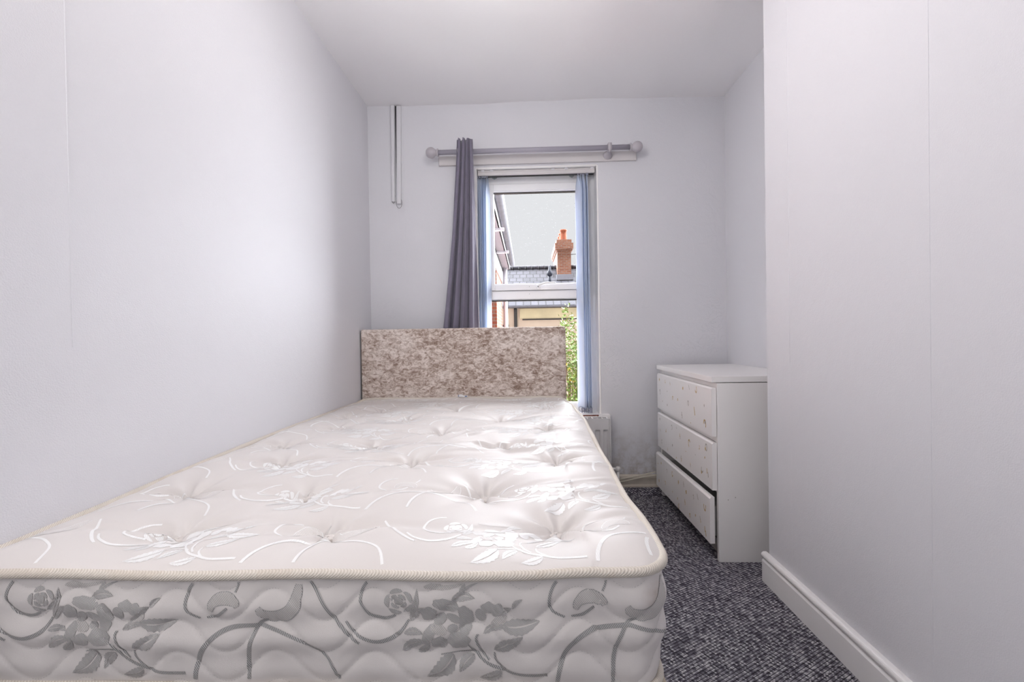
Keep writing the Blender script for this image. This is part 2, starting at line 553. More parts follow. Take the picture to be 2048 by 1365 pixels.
m = MB(); m.box(XL - 0.15, XL, Y0, YB + 0.3, -0.05, ZC + 0.1)
m.extrude_profile([(XL, 0.9165), (XL + 0.0011, 0.9173), (XL + 0.0011, 0.9185), (XL, 0.9193)], 0.95, ZC, 'z')     # lapped paper joint
tag(m.build('wall_left', M_wall), kind='structure')
m = MB()
m.box(XL, WX0, YB, YB + 0.26, -0.05, ZC + 0.1)
m.box(WX1, XA, YB, YB + 0.26, -0.05, ZC + 0.1)
m.box(WX0, WX1, YB, YB + 0.26, -0.05, WZ0)
m.box(WX0, WX1, YB, YB + 0.26, WZ1, ZC + 0.1)
m.box(1.0245, 1.2165, YB - 0.0022, YB, 0.60, 0.852)      # square of filler left by an old socket
tag(m.build('wall_back', M_back), kind='structure')
tag(bx('wall_alcove', M_wall, (XA, XA + 0.15, YBR - 0.1, YB + 0.3, -0.05, ZC + 0.1)), kind='structure')
m = MB(); m.box(XB, XB + 0.302, Y0, YBR, -0.05, ZC + 0.1)
for ys_, z0_, z1_ in ((1.040, 0.115, ZC), (1.580, 0.85, ZC), (0.470, 0.115, ZC)):
    m.extrude_profile([(XB, ys_ - 0.0015), (XB - 0.0010, ys_ - 0.0006), (XB - 0.0010, ys_ + 0.0006), (XB, ys_ + 0.0015)], z0_, z1_, 'z')
tag(m.build('wall_right', M_wall_r), kind='structure')
m = MB()      # rear wall with the open doorway the picture is taken from
m.box(XL - 0.15, -0.45, Y0 - 0.12, Y0, -0.05, ZC + 0.1)
m.box(0.60, XA + 0.15, Y0 - 0.12, Y0, -0.05, ZC + 0.1)
m.box(-0.45, 0.60, Y0 - 0.12, Y0, 2.02, ZC + 0.1)
tag(m.build('wall_rear', M_wall), kind='structure')
# ceiling, a touch wavy where it meets the back wall
nx, ny = 40, 60
gx = np.linspace(XL - 0.1, XA + 0.1, nx); gy = np.linspace(Y0, YB + 0.2, ny)
GX, GY = np.meshgrid(gx, gy, indexing='ij')
GZ = ZC + 0.004 * np.sin(GX * 4.1) * np.clip((GY - 1.6) / 1.1, 0, 1) + 0.002 * np.sin(GX * 13 + GY * 3)
m = MB(); m.grid(np.stack([GX, GY, GZ], -1), flip=True)
m.box(XL - 0.1, XA + 0.1, Y0, YB + 0.2, ZC + 0.03, ZC + 0.12)
tag(m.build('ceiling', M_ceil), kind='structure')
# carpeted floor; the carpet rides up over the ledge at the back wall
gx = np.linspace(XL - 0.05, XA + 0.05, 30); gy = np.concatenate([np.linspace(Y0, 2.55, 40), np.linspace(2.56, YB + 0.02, 24)])
GX, GY = np.meshgrid(gx, gy, indexing='ij')
tt = np.clip((GY - 2.645) / 0.085, 0, 1)
GZ = 0.030 * tt * tt * (3 - 2 * tt)
m = MB(); m.grid(np.stack([GX, GY, GZ], -1))
m.box(XL - 0.05, XA + 0.05, Y0, YB, -0.08, -0.01)
tag(m.build('floor', M_carpet), kind='structure')

# skirting along the chimney breast: board with a round bead on top
def skirting_profile(xf, t=0.019):
    p = [(xf, 0.0), (xf - t, 0.0), (xf - t, 0.080), (xf - t + 0.004, 0.086), (xf - 0.008, 0.088), (xf - 0.007, 0.091)]
    cx, cz, r = xf - 0.0105, 0.1025, 0.0115
    for k in range(9):
        a = -PI * 0.62 - k * (PI * 0.86) / 8
        p.append((cx + r * math.cos(a), cz + r * math.sin(a)))
    p.append((xf, 0.1135))
    return p
m = MB(); m.extrude_profile(skirting_profile(XB), Y0, YBR + 0.019, 'y')
tag(m.build('baseboard_right', M_white_gloss, bevel=0.0012), kind='structure')
m = MB()
m.extrude_profile([(YB, 0.02), (YB - 0.022, 0.02), (YB - 0.022, 0.040), (YB - 0.016, 0.046), (YB - 0.016, 0.085), (YB - 0.010, 0.096), (YB, 0.104)], 0.30, XA, 'x')
tag(m.build('baseboard_back', M_dirty, bevel=0.001), kind='structure')

# window reveal lining, corner bead and sill
m = MB()
m.box(WX1 - 0.004, WX1 + 0.006, YB - 0.003, WY, WZ0, WZ1)
m.box(WX0 - 0.006, WX0 + 0.004, YB - 0.003, WY, WZ0, WZ1)
m.box(WX0, WX1, YB - 0.003, WY, WZ1 - 0.004, WZ1 + 0.005)
tag(m.build('trim_1', M_white_gloss, bevel=0.002), kind='structure')
m = MB()
m.box(WX0 - 0.055, 0.4995, YB - 0.045, YB, 0.452, 0.478)
m.box(WX0 + 0.004, WX1 - 0.004, YB, WY, 0.456, 0.478)
rs = random.Random(5)
px = 0.24
while px < 0.425:       # chipped paint along the nosing
    w = rs.uniform(0.012, 0.03)
    m.box(px, min(px + w, 0.43), YB - 0.0458, YB - 0.038, 0.4725 - rs.uniform(0.001, 0.003), 0.4785, 1)
    px += w * 0.9
tag(m.build('trim_2', [M_white_gloss, M_rust], bevel=0.0015), kind='structure')
tag(bx('trim_3', M_board, (-0.5215, 0.683, YB - 0.020, YB, 2.017, 2.073), bevel=0.0035), kind='structure')

# ------------------------------------------------------------------ window
win = empty('window_1', ((WX0 + WX1) / 2, WY, WZ0)); tag(win, kind='structure')
wx = (WX0 + WX1) / 2
def wpart(mb, name, mat, bevel=0.002):
    mb.v = [(x - wx, y - WY, z - WZ0) for x, y, z in mb.v]
    return mb.build(name, mat, win, bevel)
fx0, fx1 = WX0 + 0.002, WX1 - 0.002
m = MB()
m.box(fx0, fx0 + 0.058, WY, WY + 0.06, WZ0, WZ1)
m.box(fx1 - 0.058, fx1, WY, WY + 0.06, WZ0, WZ1)
m.box(fx0 + 0.058, fx1 - 0.058, WY, WY + 0.06, 1.936, WZ1)
m.box(fx0 + 0.058, fx1 - 0.058, WY, WY + 0.06, WZ0, 0.53)
m.box(fx0 + 0.058, fx1 - 0.058, WY, WY + 0.06, 1.1995, 1.250)
m.box(fx0 + 0.059, fx1 - 0.059, WY + 0.012, WY + 0.05, 1.193, 1.256)
wpart(m, 'frame', M_upvc)
m = MB()       # top-hung opening light
m.box(fx0 + 0.05, fx0 + 0.096, WY - 0.010, WY + 0.045, 1.257, 1.934)
m.box(fx1 - 0.096, fx1 - 0.05, WY - 0.010, WY + 0.045, 1.257, 1.934)
m.box(fx0 + 0.096, fx1 - 0.096, WY - 0.010, WY + 0.045, 1.892, 1.934)
m.box(fx0 + 0.096, fx1 - 0.096, WY - 0.010, WY + 0.045, 1.257, 1.292)
m.box(fx0 + 0.05, fx1 - 0.05, WY - 0.004, WY + 0.04, 1.884, 1.898)
m.box(fx0 + 0.05, fx1 - 0.05, WY - 0.004, WY + 0.04, 1.288, 1.298)
wpart(m, 'sash', M_upvc, 0.003)
m = MB()
m.box(fx0 + 0.09, fx1 - 0.09, WY, WY + 0.03, 1.880, 1.8845)
m.box(fx0 + 0.05, fx1 - 0.05, WY + 0.004, WY + 0.03, 1.188, 1.1935)
wpart(m, 'gasket', M_gasket, 0)
m = MB(); m.box(fx0 + 0.09, fx1 - 0.09, WY + 0.016, WY + 0.0165, 1.292, 1.888)
wpart(m, 'pane', M_glass_rain, 0)
m = MB(); m.box(fx0 + 0.05, fx1 - 0.05, WY + 0.026, WY + 0.0265, 0.525, 1.198)
wpart(m, 'pane', M_glass, 0)
m = MB()       # espagnolette handle lying flat
m.box(0.040, 0.108, WY - 0.018, WY - 0.009, 1.262, 1.284)
m.lathe([(0.0, 0), (0.013, 0.001), (0.0135, 0.012), (0.011, 0.018), (0.0, 0.019)], (0.080, WY - 0.016, 1.276), (0, -1, 0), 20)
L = []
for k in range(9):
    u = k / 8
    L.append((0.083 + 0.108 * u, WY - 0.030 - 0.006 * math.sin(u * PI), 1.281 + 0.016 * min(1, u * 3)))
m.tube(L, [0.0085, 0.008, 0.0065, 0.006, 0.006, 0.006, 0.006, 0.0058, 0.005], 10)
wpart(m, 'handle', M_upvc, 0)
m = MB()
m.lathe([(0.0, 0), (0.0035, 0.0003), (0.0, 0.001)], (0.079, WY - 0.0345, 1.274), (0, -1, 0), 10)
m.lathe([(0.0, 0), (0.002, 0.0003), (0.0, 0.001)], (0.024, WY - 0.0101, 1.278), (0, -1, 0), 8)
m.lathe([(0.0, 0), (0.0016, 0.0003), (0.0, 0.001)], (0.024, WY - 0.0005, 1.232), (0, -1, 0), 8)
wpart(m, 'keyhole', M_gasket, 0)
for sx, xx in ((1, -0.190), (-1, 0.3055)):
    m = MB()
    m.extrude_profile([(xx - 0.02 * sx, 1.990), (xx + 0.022 * sx, 1.990), (xx + 0.016 * sx, 1.974), (xx, 1.966), (xx - 0.014 * sx, 1.976)], 0, 1, 'z')
    m.v = [(a, WY - 0.012 + 0.012 * c, b) for a, b, c in m.v]
    m.lathe([(0.0, 0), (0.005, 0.0004), (0.0, 0.001)], (xx + 0.003, WY - 0.012, 1.980), (0, -1, 0), 10, 1)
    wpart(m, 'bracket', [M_steel, M_gasket], 0.0008)

# ------------------------------------------------------------------ vertical blind
BY = 2.795
vb = empty('vertical_blind', (0.075, BY, 1.99))
tag(vb, 'white vertical blind drawn open to both sides of the window', 'blind')
def vpart(mb, name, mat, parent=vb, bevel=0.0):
    mb.v = [(x - 0.075, y - BY, z - 1.99) for x, y, z in mb.v]
    return mb.build(name, mat, parent, bevel)
m = MB()
m.box(WX0 + 0.008, WX1 - 0.010, BY - 0.022, BY + 0.022, 1.964, 1.990)
m.box(WX0 + 0.008, WX1 - 0.010, BY - 0.026, BY - 0.022, 1.984, 1.993)
hr = vpart(m, 'headrail', M_board, bevel=0.002)
for xx in (-0.255, -0.20, 0.18, 0.262, 0.42):
    m = MB(); m.box(xx - 0.010, xx + 0.010, BY - 0.030, BY + 0.01, 1.986, 1.997)
    vpart(m, 'clip', M_trunk, bevel=0.001)
m = MB(); m.box(WX0 + 0.012, WX1 - 0.014, BY - 0.010, BY + 0.010, 1.9605, 1.9645)
vpart(m, 'track_slot', M_gasket)
def vane(xc, ang, w, curve, z1=1.958, z0=0.508, phase=0.0):
    """one cloth strip hanging from its carrier; ang = turn about its hanger (0 = flat to the window)"""
    m = MB()
    ss = np.linspace(-0.5, 0.5, 9); zs = np.linspace(z0, z1, 26)
    S, Z = np.meshgrid(ss, zs, indexing='ij')
    sw = np.clip((z1 - Z) / 0.08, 0.25, 1)
    a = ang + 0.05 * np.sin(Z * 2.2 + phase)
    bow = curve * (1 - 4 * S * S)
    U = S * w * sw
    X = xc + U * np.cos(a) - bow * np.sin(a) + 0.003 * np.sin(Z * 1.7 + phase * 2)
    Y = BY + U * np.sin(a) + bow * np.cos(a)
    m.grid(np.stack([X, Y, Z], -1))
    o = vpart(m, 'vane', M_vane)
    md = o.modifiers.new('cloth_thickness', 'SOLIDIFY'); md.thickness = 0.0007
    # weight pocket and linking bead at the foot
    a0 = ang
    m = MB()
    dx, dy = math.cos(a0), math.sin(a0)
    h = w * 0.5
    pts = []
    for k in range(20):
        t = 2 * PI * k / 20
        pts.append((xc + dx * h * 0.72 * math.cos(t), BY + dy * h * 0.72 * math.cos(t) - 0.004, 0.500 + 0.016 * math.sin(t)))
    m.tube(pts, 0.0022, 6, closed=True)
    m.box(xc - 0.0035, xc + 0.0035, BY - h * abs(dy) - 0.004, BY - h * abs(dy) + 0.004, 0.486, 0.514)
    vpart(m, 'weight', M_weight, o)
    m = MB()
    m.box(xc - 0.004, xc + 0.004, BY - 0.012, BY + 0.004, 1.952, 1.966)
    vpart(m, 'hanger', M_weight, o)
    return o
# right-hand bundle: first strip almost flat, the rest edge on
for k, (xc, an, w) in enumerate([(0.336, 1.95, 0.088), (0.350, 1.78, 0.088), (0.361, 1.70, 0.088), (0.372, 1.72, 0.088), (0.386, 1.62, 0.088), (0.394, 1.56, 0.088)]):
    vane(xc, an, w, 0.004, phase=k * 1.3)
for k, (xc, an, w) in enumerate([(-0.290, 0.35, 0.060), (-0.276, 0.55, 0.07), (-0.262, 1.10, 0.085), (-0.252, 1.30, 0.088), (-0.242, 1.40, 0.088), (-0.230, 1.33, 0.088)]):
    vane(xc, an, w, 0.004, phase=k * 0.9 + 4)

# ------------------------------------------------------------------ curtain pole and curtain
PY, PZ = 2.660, 2.067
cp = empty('curtain_pole', (0.05, PY, PZ))
tag(cp, 'grey curtain pole with round ball ends above the window', 'curtain pole')
def ppart(mb, name, mat, bevel=0.0):
    mb.v = [(x - 0.05, y - PY, z - PZ) for x, y, z in mb.v]
    return mb.build(name, mat, cp, bevel)
m = MB(); m.tube([(-0.515, PY, PZ), (0.635, PY, PZ)], 0.0148, 20)
ppart(m, 'pole', M_pole)
for sx, x0 in ((-1, -0.512), (1, 0.630)):
    m = MB()
    prof = [(0.0, -0.004), (0.022, -0.003), (0.024, 0.0), (0.022, 0.004), (0.016, 0.007), (0.0165, 0.010)]
    for k in range(1, 14):
        a = PI * k / 14
        if 0.032 * math.sin(a) < 0.0165 and k < 4: continue
        prof.append((0.032 * math.sin(a), 0.040 - 0.032 * math.cos(a)))
    prof.append((0.0, 0.072))
    m.lathe(prof, (x0, PY, PZ), (sx, 0, 0), 28)
    ppart(m, 'finial', M_finial)
for xb in (0.508, -0.385):
    m = MB()
    m.lathe([(0.0, 0), (0.027, 0.001), (0.027, 0.006), (0.022, 0.010), (0.020, 0.012), (0.019, 0.020), (0.012, 0.024), (0.011, 0.045)], (xb, YB - 0.0205, PZ - 0.018), (0, -1, 0.05), 24)
    ring = [(xb, PY + 0.021 * math.sin(2 * PI * k / 24), PZ + 0.0215 * math.cos(2 * PI * k / 24)) for k in range(24)]
    m.tube(ring, 0.0068, 10, closed=True)
    m.box(xb - 0.012, xb + 0.012, PY - 0.018, PY + 0.018, PZ - 0.017, PZ + 0.0235)
    ppart(m, 'bracket', M_finial, 0.004)

cu = empty('curtain', (-0.34, PY, PZ))
tag(cu, 'dark slate grey curtain bunched at the left end of the pole', 'curtain')
m = MB()
U = np.linspace(0, 1, 120); Zs = np.linspace(0.66, 2.128, 60)
UU, ZZ = np.meshgrid(U, Zs, indexing='ij')
k = np.clip((2.128 - ZZ) / 1.11, 0, 1.4)
xl = -0.390 - 0.108 * k ** 1.25
xr = -0.297 + 0.006 * k
ph = UU * 3.5 * 2 * PI + 0.5 * np.sin(ZZ * 2.0)
uw = UU + 0.030 * np.sin(ph * 2 + 0.6)
amp = 0.024 + 0.014 * np.clip(k, 0, 1)
XX = xl + (xr - xl) * uw
YY = PY - 0.030 + 0.034 * np.clip(k * 1.1, 0, 1) - (amp * 1.5 * np.abs(np.sin(UU * 4 * PI + 0.25 * np.sin(ZZ * 2.0))) - 0.012) * np.clip(0.6 + 0.5 * k, 0, 1)
ZT = ZZ + 0.006 * np.sin(UU * 19) * np.clip((ZZ - 2.05) / 0.08, 0, 1)
m.grid(np.stack([XX, YY, ZT], -1))
m.v = [(x + 0.34, y - PY, z - PZ) for x, y, z in m.v]
o = m.build('cloth', M_curtain, cu)
md = o.modifiers.new('cloth_thickness', 'SOLIDIFY'); md.thickness = 0.0022

# ------------------------------------------------------------------ cable trunking on the back wall
def trunking(xa0, xb0, xa1, xb1, z1, z0, label):
    t = empty('cable_trunking', ((xa0 + xb0) / 2, YB, z0))
    tag(t, label, 'cable trunking', 'cable trunking by the ceiling')
    ox, oz = (xa0 + xb0) / 2, z0
    m = MB()
    rows = []
    n = 14
    for i in range(12):
        u = i / 11
        a = xa1 + (xa0 - xa1) * u; b = xb1 + (xb0 - xb1) * u; z = z0 + (z1 - z0) * u
        row = []
        for kk in range(n + 1):
            th = PI * kk / n
            cxx, hw = (a + b) / 2, (b - a) / 2
            row.append((cxx - hw * math.copysign(abs(math.cos(th)) ** 0.5, math.cos(th)), YB - 0.0005 - 0.017 * math.sin(th) ** 0.55, z))
        rows.append(row)
    m.grid(np.array(rows))
    b0 = len(m.v)
    m.add(rows[0], [tuple(range(n + 1))]); m.add(rows[-1], [tuple(range(n, -1, -1))])
    m.v = [(x - ox, y - YB, z - oz) for x, y, z in m.v]
    m.build('cover', M_trunk, t)
    return t, ox, oz
t, ox, oz = trunking(-0.8185, -0.7905, -0.8185, -0.7975, 2.397, 1.806, 'left of the two white trunking strips running down from the ceiling')
m = MB(); m.tube([(-0.8165 - ox, -0.008, 0.03), (-0.816 - ox, -0.009, 0.0), (-0.808 - ox, -0.010, -0.012), (-0.801 - ox, -0.010, -0.004), (-0.7975 - ox, -0.009, 0.04)], 0.0012, 6)
m.build('wire', M_wire, t)
m = MB(); m.box(-0.7890 - ox, -0.7815 - ox, -0.006, -0.0004, 0.05, 0.590)
m.build('cable', M_gasket, t)  # black strip painting in the shade of the slot, not a real cable
t, ox, oz = trunking(-0.7800, -0.7505, -0.7895, -0.7595, 2.392, 1.792, 'right of the two white trunking strips, with a wire loop at its foot')
pts = []
for k in range(17):
    a = PI * (0.12 + 0.0) + (2 * PI - 0.9) * k / 16
    pts.append((-0.7735 - ox + 0.0175 * math.sin(-2.7 + 5.4 * k / 16), -0.008, 0.006 - 0.033 * math.cos(-2.7 + 5.4 * k / 16) ))
m = MB(); m.tube(pts, 0.0012, 6)
m.build('wire', M_wire, t)

# ------------------------------------------------------------------ radiator
rd = empty('radiator', (0.08, 2.66, 0.13))
tag(rd, 'white fluted panel radiator under the window sill', 'radiator')
def rpart(mb, name, mat, bevel=0.0):
    mb.v = [(x - 0.08, y - 2.66, z - 0.13) for x, y, z in mb.v]
    return mb.build(name, mat, rd, bevel)
RX0, RX1, RZ0, RZ1, RY = -0.33, 0.4905, 0.135, 0.466, 2.650
m = MB()
xs = np.linspace(RX0, RX1 - 0.006, 330); zs = np.concatenate([np.linspace(RZ0, RZ1 - 0.11, 14), np.linspace(RZ1 - 0.105, RZ1 - 0.05, 12), np.linspace(RZ1 - 0.045, RZ1 - 0.002, 6)])
GX, GZ = np.meshgrid(xs, zs, indexing='ij')
phx = ((GX - 0.4600 + 0.0235) / 0.047) % 1.0
tri = np.abs(phx - 0.5) * 2
flute = np.clip((0.66 - tri) / 0.28, 0, 1)
vz = np.clip((RZ1 - 0.068 - GZ) / 0.008, 0, 1) * np.clip((GZ - RZ0 - 0.03) / 0.01, 0, 1)
inb = (GX < 0.480) & (GX > RX0 + 0.02)
GYY = RY + 0.011 * flute * vz * inb
GYY = GYY + 0.004 * np.clip((GX - (RX1 - 0.012)) / 0.006, 0, 1) ** 2
m.grid(np.stack([GX, GYY, GZ], -1), smooth=False)
m.box(RX0, RX1 - 0.006, RY + 0.012, RY + 0.016, RZ0, RZ1 - 0.002)
rpart(m, 'front_panel', M_rad)
m = MB(); m.box(RX1 - 0.0062, RX1, RY - 0.001, RY + 0.060, RZ0 + 0.004, RZ1 - 0.006)
rpart(m, 'side_panel', M_rad, 0.0015)
m = MB(); m.box(RX0 - 0.006, RX0, RY - 0.001, RY + 0.060, RZ0 + 0.004, RZ1 - 0.006)
rpart(m, 'side_panel', M_rad, 0.0015)
m = MB()
m.box(RX0, RX1 - 0.004, RY - 0.001, RY + 0.004, RZ1 - 0.004, RZ1)
m.box(RX0, RX1 - 0.004, RY + 0.052, RY + 0.06, RZ1 - 0.004, RZ1)
for k in range(28):
    xx = RX0 + 0.01 + k * (RX1 - RX0 - 0.03) / 27
    m.box(xx, xx + 0.008, RY + 0.003, RY + 0.054, RZ1 - 0.004, RZ1 - 0.001)
rpart(m, 'top_grille', M_rad, 0.0008)
m = MB()
m.tube([(RX1 - 0.004, RY + 0.03, 0.158), (0.520, RY + 0.03, 0.158)], 0.008, 12)
m.lathe([(0.0, 0), (0.012, 0.001), (0.015, 0.006), (0.015, 0.020), (0.011, 0.026), (0.0, 0.027)], (0.535, RY + 0.03, 0.145), (0, 0, 1), 18)
m.tube([(0.535, RY + 0.03, 0.146), (0.535, RY + 0.03, 0.06), (0.538, RY + 0.03, 0.005)], 0.0075, 12)
rpart(m, 'valve', M_white_gloss)

# loose cables along the back skirting
m = MB()
pts = [(0.40, 2.716, 0.055), (0.50, 2.717, 0.072), (0.576, 2.719, 0.088), (0.68, 2.720, 0.108), (0.775, 2.722, 0.126), (0.9, 2.722, 0.140), (1.15, 2.722, 0.150)]
m.tube(pts, 0.0032, 8)
pts2 = [(0.40, 2.713, 0.045), (0.50, 2.714, 0.060), (0.585, 2.715, 0.074), (0.69, 2.717, 0.096), (0.775, 2.719, 0.106), (0.9, 2.720, 0.110), (1.15, 2.720, 0.112)]
m.tube(pts2, 0.0030, 8)
tag(m.build('cable', M_cable), 'cream cable tacked along the grubby skirting beside the white drawers', 'cable')

# ------------------------------------------------------------------ chest of drawers
DX0, DX1, DY0, DY1 = 0.770, 1.2168, 1.886, 2.678
ch = empty('chest_of_drawers', (1.0, 2.28, 0.0))
tag(ch, 'white three-drawer chest with peeling gold transfers in the alcove', 'chest of drawers')
def cpart(mb, name, mat, parent=ch, bevel=0.0):
    mb.v = [(x - 1.0, y - 2.28, z) for x, y, z in mb.v]
    return mb.build(name, mat, parent, bevel)
m = MB(); m.box(DX0, DX1, DY0, DY1, 0.7535, 0.778); cpart(m, 'top', M_lam, bevel=0.0012)
SX = 0.792
m = MB(); m.box(SX, DX1, DY0 - 0.001, DY0 + 0.017, 0.0, 0.7505)
cpart(m, 'side_panel', M_lam, bevel=0.001)
for sx_, sz_ in ((0.832, 0.262), (0.862, 0.272)):
    m = MB(); m.lathe([(0.0, 0), (0.0022, 0.0002), (0.0, 0.0004)], (sx_, DY0 - 0.001, sz_), (0, -1, 0), 8); cpart(m, 'scuff', M_silver)
m = MB(); m.box(SX, DX1, DY1 - 0.017, DY1 + 0.001, 0.0, 0.7505); cpart(m, 'side_panel', M_lam, bevel=0.001)
m = MB(); m.box(DX1 - 0.006, DX1, DY0 + 0.017, DY1 - 0.017, 0.02, 0.7505); cpart(m, 'back_panel', M_lam_in)
m = MB()
m.box(SX + 0.002, SX + 0.02, DY0 + 0.017, DY1 - 0.017, 0.7255, 0.7520)
m.box(SX + 0.002, SX + 0.02, DY0 + 0.017, DY1 - 0.017, 0.498, 0.530)
m.box(SX + 0.002, SX + 0.02, DY0 + 0.017, DY1 - 0.017, 0.288, 0.308)
cpart(m, 'front_rail', M_lam, bevel=0.001)
m = MB(); m.box(SX + 0.03, SX + 0.046, DY0 + 0.017, DY1 - 0.017, 0.0, 0.060); cpart(m, 'plinth', M_lam_in)

def transfers(m, spots, xf):
    """little worn gold shapes on a drawer front; spot = (u along front from far end 0..1, v up 0..1, size, kind)"""
    r = random.Random(len(spots) * 7 + int(spots[0][0] * 1000))
    for (y, z, s, kd) in spots:
        nlob = 9; s = s * 1.45
        if kd == 'ring':
            a0 = r.uniform(0, 6.28); ext = r.uniform(3.5, 5.6)
            inn, out = [], []
            for k in range(12):
                a = a0 + ext * k / 11
                ro = s * (1 + 0.12 * r.uniform(-1, 1)); ri = ro * 0.62
                out.append((xf, y + ro * 0.62 * math.cos(a), z + ro * math.sin(a))); inn.append((xf, y + ri * 0.62 * math.cos(a), z + ri * math.sin(a)))
            v = out + inn
            m.add(v, [(k, k + 1, 12 + k + 1, 12 + k) for k in range(11)], r.choice([1, 1, 2]))
        elif kd == 'bar':
            an = r.uniform(0.9, 1.9)
            for q in range(2):
                oy, oz_ = r.uniform(-.2, .2) * s + q * s * 0.45, (q * 2 - 1) * s * 0.4
                c, sn = math.cos(an), math.sin(an)
                v = [(xf, y + oy + a * c - b * sn, z + oz_ + a * sn + b * c) for a, b in ((-s * .62, -s * .16), (s * .62, -s * .12), (s * .7, s * .14), (-s * .55, s * .2))]
                m.add(v, [(0, 1, 2, 3)], r.choice([1, 2, 1]))
        else:
            v = []
            for k in range(nlob):
                a = 2 * PI * k / nlob
                rr = s * r.uniform(0.55, 1.0)
                v.append((xf, y + rr * 0.7 * math.cos(a), z + rr * math.sin(a)))
            m.add(v, [tuple(range(nlob))], r.choice([1, 1, 2]))

def drawer(z0, z1, spots, pull=0.0, dip=0.0, lip=0.006):
    m = MB()
    xf = DX0 - pull
    f = DX0 + 0.0195
    ya, yb = DY0 + 0.004, DY1 - 0.012
    # front panel with a bevelled finger lip along its top edge
    prof = [(xf, z0), (f - pull, z0), (f - pull, z1), (xf + 0.006, z1), (xf, z1 - lip)]
    m.extrude_profile(prof, ya, yb, 'y')
    if dip:
        m.v = [(x, y, z + dip * (y - ya)) for x, y, z in m.v]
    sp = []
    for (u, v, s, kd) in spots:
        y = yb + (ya - yb) * u; z = z0 + (z1 - lip - z0) * v
        sp.append((y, z + (dip * (y - ya) if dip else 0), s, kd))
    transfers(m, sp, xf - 0.0003)
    o = cpart(m, 'drawer', [M_lam, M_gold, M_silver], bevel=0.0)
    m = MB()
    b = f - pull + 0.001
    m.box(b, b + 0.40, ya + 0.03, ya + 0.042, z0 + 0.02, z1 - 0.05)
    m.box(b, b + 0.40, yb - 0.042, yb - 0.03, z0 + 0.02, z1 - 0.05)
    m.box(b + 0.388, b + 0.40, ya + 0.042, yb - 0.042, z0 + 0.02, z1 - 0.05)
    m.box(b, b + 0.388, ya + 0.042, yb - 0.042, z0 + 0.02, z0 + 0.026)
    cpart(m, 'drawer_box', M_lam_in, o)
    return o
S1 = [(0.06, 0.86, .008, 'dot'), (0.20, 0.86, .007, 'ring'), (0.31, 0.84, .007, 'bar'), (0.24, 0.60, .004, 'dot'), (0.07, 0.50, .010, 'ring'), (0.13, 0.26, .004, 'dot'),
      (0.24, 0.22, .006, 'dot'), (0.36, 0.46, .010, 'ring'), (0.46, 0.49, .006, 'dot'), (0.56, 0.83, .008, 'dot'), (0.67, 0.90, .008, 'bar'), (0.78, 0.90, .012, 'ring'),
      (0.54, 0.14, .011, 'bar'), (0.65, 0.50, .010, 'ring'), (0.76, 0.38, .013, 'bar'), (0.69, 0.06, .003, 'dot'), (0.90, 0.60, .005, 'dot'), (0.905, 0.20, .015, 'ring'), (0.91, 0.24, .008, 'dot')]
S2 = [(0.06, 0.86, .007, 'dot'), (0.07, 0.52, .006, 'bar'), (0.20, 0.64, .009, 'ring'), (0.33, 0.82, .010, 'ring'), (0.43, 0.90, .005, 'ring'), (0.10, 0.22, .008, 'ring'), (0.24, 0.12, .006, 'bar'),
      (0.34, 0.34, .007, 'dot'), (0.50, 0.72, .009, 'bar'), (0.42, 0.08, .005, 'dot'), (0.52, 0.16, .010, 'bar'), (0.66, 0.70, .014, 'ring'), (0.60, 0.44, .003, 'dot'), (0.68, 0.18, .007, 'bar'), (0.82, 0.76, .007, 'ring'),
      (0.76, 0.52, .003, 'dot'), (0.86, 0.30, .012, 'ring'), (0.85, 0.22, .007, 'dot'), (0.92, 0.86, .012, 'ring'), (0.91, 0.82, .007, 'dot'), (0.90, 0.60, .005, 'dot'), (0.94, 0.30, .012, 'bar')]
S3 = [(0.05, 0.72, .005, 'dot'), (0.13, 0.82, .007, 'dot'), (0.26, 0.74, .008, 'ring'), (0.38, 0.80, .010, 'ring'), (0.07, 0.22, .008, 'dot'), (0.22, 0.34, .008, 'ring'), (0.50, 0.72, .008, 'dot'), (0.60, 0.80, .009, 'bar'),
      (0.38, 0.30, .004, 'dot'), (0.48, 0.26, .006, 'dot'), (0.64, 0.66, .009, 'dot'), (0.50, 0.08, .010, 'ring'), (0.62, 0.36, .009, 'bar'), (0.76, 0.70, .008, 'ring'), (0.83, 0.80, .009, 'bar'), (0.70, 0.14, .009, 'ring'),
      (0.79, 0.30, .006, 'dot'), (0.87, 0.32, .009, 'bar'), (0.93, 0.72, .014, 'ring'), (0.94, 0.16, .013, 'bar'), (0.30, 0.08, .004, 'dot')]
drawer(0.5255, 0.7305, S1)
drawer(0.3000, 0.5000, S2)
drawer(0.0760, 0.2720, S3, pull=0.012, dip=-0.010, lip=0.008)
m = MB(); m.lathe([(0.008, 0), (0.011, 0.002), (0.011, 0.04), (0.008, 0.05)], (0.83, DY1 - 0.045, 0.0), (0, 0, 1), 12); cpart(m, 'foot', M_lam)

